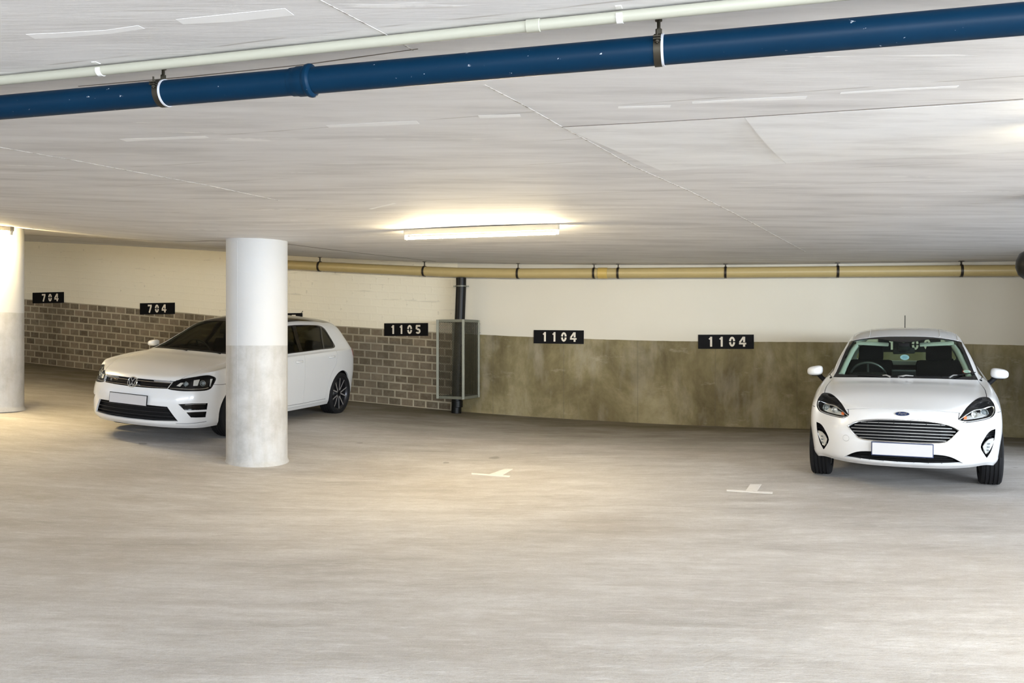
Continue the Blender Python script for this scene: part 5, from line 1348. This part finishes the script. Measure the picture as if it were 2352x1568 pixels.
        for k, (x, y, z) in enumerate(((.60, .235, .688), (.745, .36, .705))):
            c = P(x, y, z, -.040); dv = Vector((.35*sg, -1, .02)).normalized(); T4 = Matrix.Translation(c)@dv.to_track_quat('Z', 'Y').to_matrix().to_4x4()
            MB().lathe([(.036, .024), (.034, .026), (.027, .004), (.026, -.01)], T4, 4 if k == 0 else 28).build('projector_ring', m_chrome, g, smooth=True)
            MB().lathe([(.025, -.002), (.018, .010), (0, .017)], T4, 24).build('projector_lens', m_bulb, g, smooth=True)
        for q in ([(.52, .16, .66), (.55, .19, .70), (.575, .21, .70), (.56, .17, .655)], [(.655, .28, .655), (.66, .29, .735), (.70, .34, .745), (.69, .31, .66)], [(.79, .41, .66), (.79, .42, .755), (.81, .435, .755), (.81, .40, .66)]):
            prism_patch([P(*p, -.020) for p in q], Vector((0, .008, 0)), m_lampgrey, 'reflector_fin', g)
        lp = [P(*p, -.012) for p in ((.47, .11, .632), (.55, .15, .628), (.66, .22, .628), (.76, .33, .634), (.80, .38, .648))]
        MB().tube([Vector(v) for v in smooth_poly([(*v, 0) for v in lp], False, 5)], .0055, 8).build('daylight_strip', m_chrome, g, smooth=True)
        lp = [P(*p, -.006) for p in ((.452, .10, .630), (.475, .14, .692))]
        MB().tube(lp, .005, 8).build('chrome_edge', m_chrome, g, smooth=True)
        # side intakes
        g = empty('side_intake', (0, 0, 0)); g.parent = root
        split(23, 230); bowl(bm, lay, {23}, 'intake_recess', m_gloss, g, .035, shrink=.02); split(23, 230, True)
        MB().tube([P(.648, .165, .449, -.006)]+[P(x, y, .456, -.006) for x, y in ((.72, .23), (.80, .345))], .003, 6).build('intake_highlight', m_satin, g)
    # upper grille with badge and letter
    g = empty('radiator_grille', (0, 0, 0)); g.parent = root
    bowl(bm, lay, {21}, 'grille_recess', m_gloss, g, .035, dirv=(0, 1, 0))
    for z, xe in ((.692, .462), (.655, .450), (.634, .44)):
        MB().tube([sf.front(x, z, -.006) for x in np.linspace(-xe, xe, 26)], .0032 if z != .655 else .003, 8).build('grille_bar', m_chrome if z != .655 else m_matt, g, smooth=True)
    c = sf.front(0, .662, .006); b = empty('bonnet_badge', c); b.parent = root; b.rotation_euler = (math.radians(90-14), 0, 0)
    MB().lathe([(.066, -.03), (.068, .0), (.064, .006), (.058, .004), (.056, -.004)], Matrix.Identity(4), 48).build('badge_ring', m_chrome, b, smooth=True)
    MB().lathe([(0, -.006), (.058, -.006), (.058, -.010), (0, -.010)], Matrix.Identity(4), 48).build('badge_disc', m_gloss, b)
    st = MB()
    def stroke(p, q, w_=.0085):
        p, q = Vector(p), Vector(q); t_ = (q-p).normalized(); n_ = Vector((-t_.y, t_.x))*w_/2
        st.prism([tuple(v) for v in (p-n_, q-n_, q+n_, p+n_)], -.006, .003)
    stroke((-.026, .050), (0, .006)); stroke((.026, .050), (0, .006))
    stroke((-.048, .026), (-.022, -.046)); stroke((-.022, -.046), (0, -.004)); stroke((0, -.004), (.022, -.046)); stroke((.022, -.046), (.048, .026))
    st.build('badge_letters', m_chrome, b)
    c = sf.front(-.335, .664, .002); me = text_mesh('R', .045, 0.2); me.materials.append(m_chrome); o = bpy.data.objects.new('grille_letter', me); C.objects.link(o); o.parent = g; o.location = c+Vector((0, -.002, 0)); o.rotation_euler = (PI/2, 0, -.12)
    g = empty('lower_intake', (0, 0, 0)); g.parent = root
    bowl(bm, lay, {22}, 'intake_recess', m_matt, g, .06, dirv=(0, 1, 0))
    for z, xe in ((.395, .48), (.345, .51), (.300, .54), (.262, .56)):
        MB().tube([sf.front(x, z, -.014) for x in np.linspace(-xe, xe, 24)], .004, 6).build('intake_bar', m_darkmetal, g, smooth=True)
    plate_obj(root, sf.front(0, .470, .012)+Vector((0, -.004, 0)), .515, .112, border=m_gloss, pitch=math.radians(-3))
    for sg in (-1, 1):
        for x, z in ((.49, .505), (.655, .485)):
            c = sf.front(x*sg, z, .0005); n_ = (c-sf.front(x*sg, z, -.01)).normalized()
            MB().lathe([(.013, 0), (.012, .0015), (0, .0018)], Matrix.Translation(c)@n_.to_track_quat('Z', 'Y').to_matrix().to_4x4(), 18).build('parking_sensor', m_paint, root, smooth=True)
        for y, z in ((2.27, .868), (3.19, .896)):
            c = sf.side(y, z, sg); h = empty('door_handle', c); h.parent = root
            MB().tube([(sg*.004, -.085, 0), (sg*.026, -.06, .001), (sg*.030, 0, .003), (sg*.026, .06, .004), (sg*.004, .085, .004)], [.011, .012, .012, .012, .011], 10).build('grip', m_paint, h, smooth=True)
            MB().lathe([(0, .0), (.034, .0), (.036, -.004), (0, -.003)], Matrix.Translation((sg*.003, 0, -.010))@Matrix.Rotation(sg*PI/2, 4, 'Y'), 20).build('handle_cup', m_paint, h, smooth=True)
        mirror_unit(root, sg*1.0, 1.63, 1.005, sg, (sg*.85, 1.60, .955), w_=.14, h=.095, d=.11)
    def wiper(a, b_, c_):
        a, b_, c_ = [sf.near(p, .012) for p in (a, b_, c_)]; w_ = empty('wiper', a); w_.parent = root
        MB().tube([Vector((0, 0, 0)), (b_-a)*.5+Vector((0, 0, .010)), b_-a], [.010, .007, .005], 8).build('wiper_arm', m_matt, w_, smooth=True)
        d = (c_-b_).normalized(); MB().tube([b_-a-d*.28, b_-a, c_-a], [.004, .006, .004], 8).build('wiper_blade', m_matt, w_, smooth=True)
    wiper((.40, 1.15, .985), (.15, 1.17, .998), (-.15, 1.16, .998)); wiper((-.10, 1.14, .985), (-.35, 1.17, .995), (-.58, 1.22, .995))
    b_ = sf.top(0, 3.72); an = empty('roof_aerial', b_); an.parent = root
    MB().lathe([(0.0, -.01), (.022, -.005), (.014, .012), (.006, .02), (0, .022)], Matrix.Identity(4), 16).build('aerial_base', m_matt, an, smooth=True)
    MB().tube([(0, 0, .012), (0, .035, .05), (0, .09, .095)], .0045, 8).build('aerial_rod', m_matt, an)
    interior(root, dict(dash=.955), 1.30, 3.85, .32, .73, -1, m_dlining)
    for sg in (-1, 1): seat(root, sg*.37, 2.05, .40, h=.60)
    rs = MB(); rs.bbox((0, 3.0, .48), (1.30, .50, .18), .05); rs.bbox((0, 3.34, .74), (1.30, .14, .50), .05, Matrix.Rotation(math.radians(-20), 3, 'X'))
    for x in (-.42, .42): rs.bbox((x, 3.44, 1.03), (.26, .08, .14), .04)
    rs.build('rear_seat', m_cloth, root, smooth=True)
    steering(root, -.37, 1.76, .93)
    c = sf.front(0, 1.30, -.08); MB().bbox(c, (.23, .03, .065), .015).build('rear_view_mirror', m_matt, root, smooth=True)
    MB().bbox((0, 2.3, .24), (1.26, 3.2, .05), .01).build('underbody', m_matt, root)
    for sg in (-1, 1):
        wheel(root, sg*.78, .88, .322, .225, sg, 'sport'); wheel(root, sg*.78, 3.54, .322, .225, sg, 'sport')
    bm.free()
make_sport()
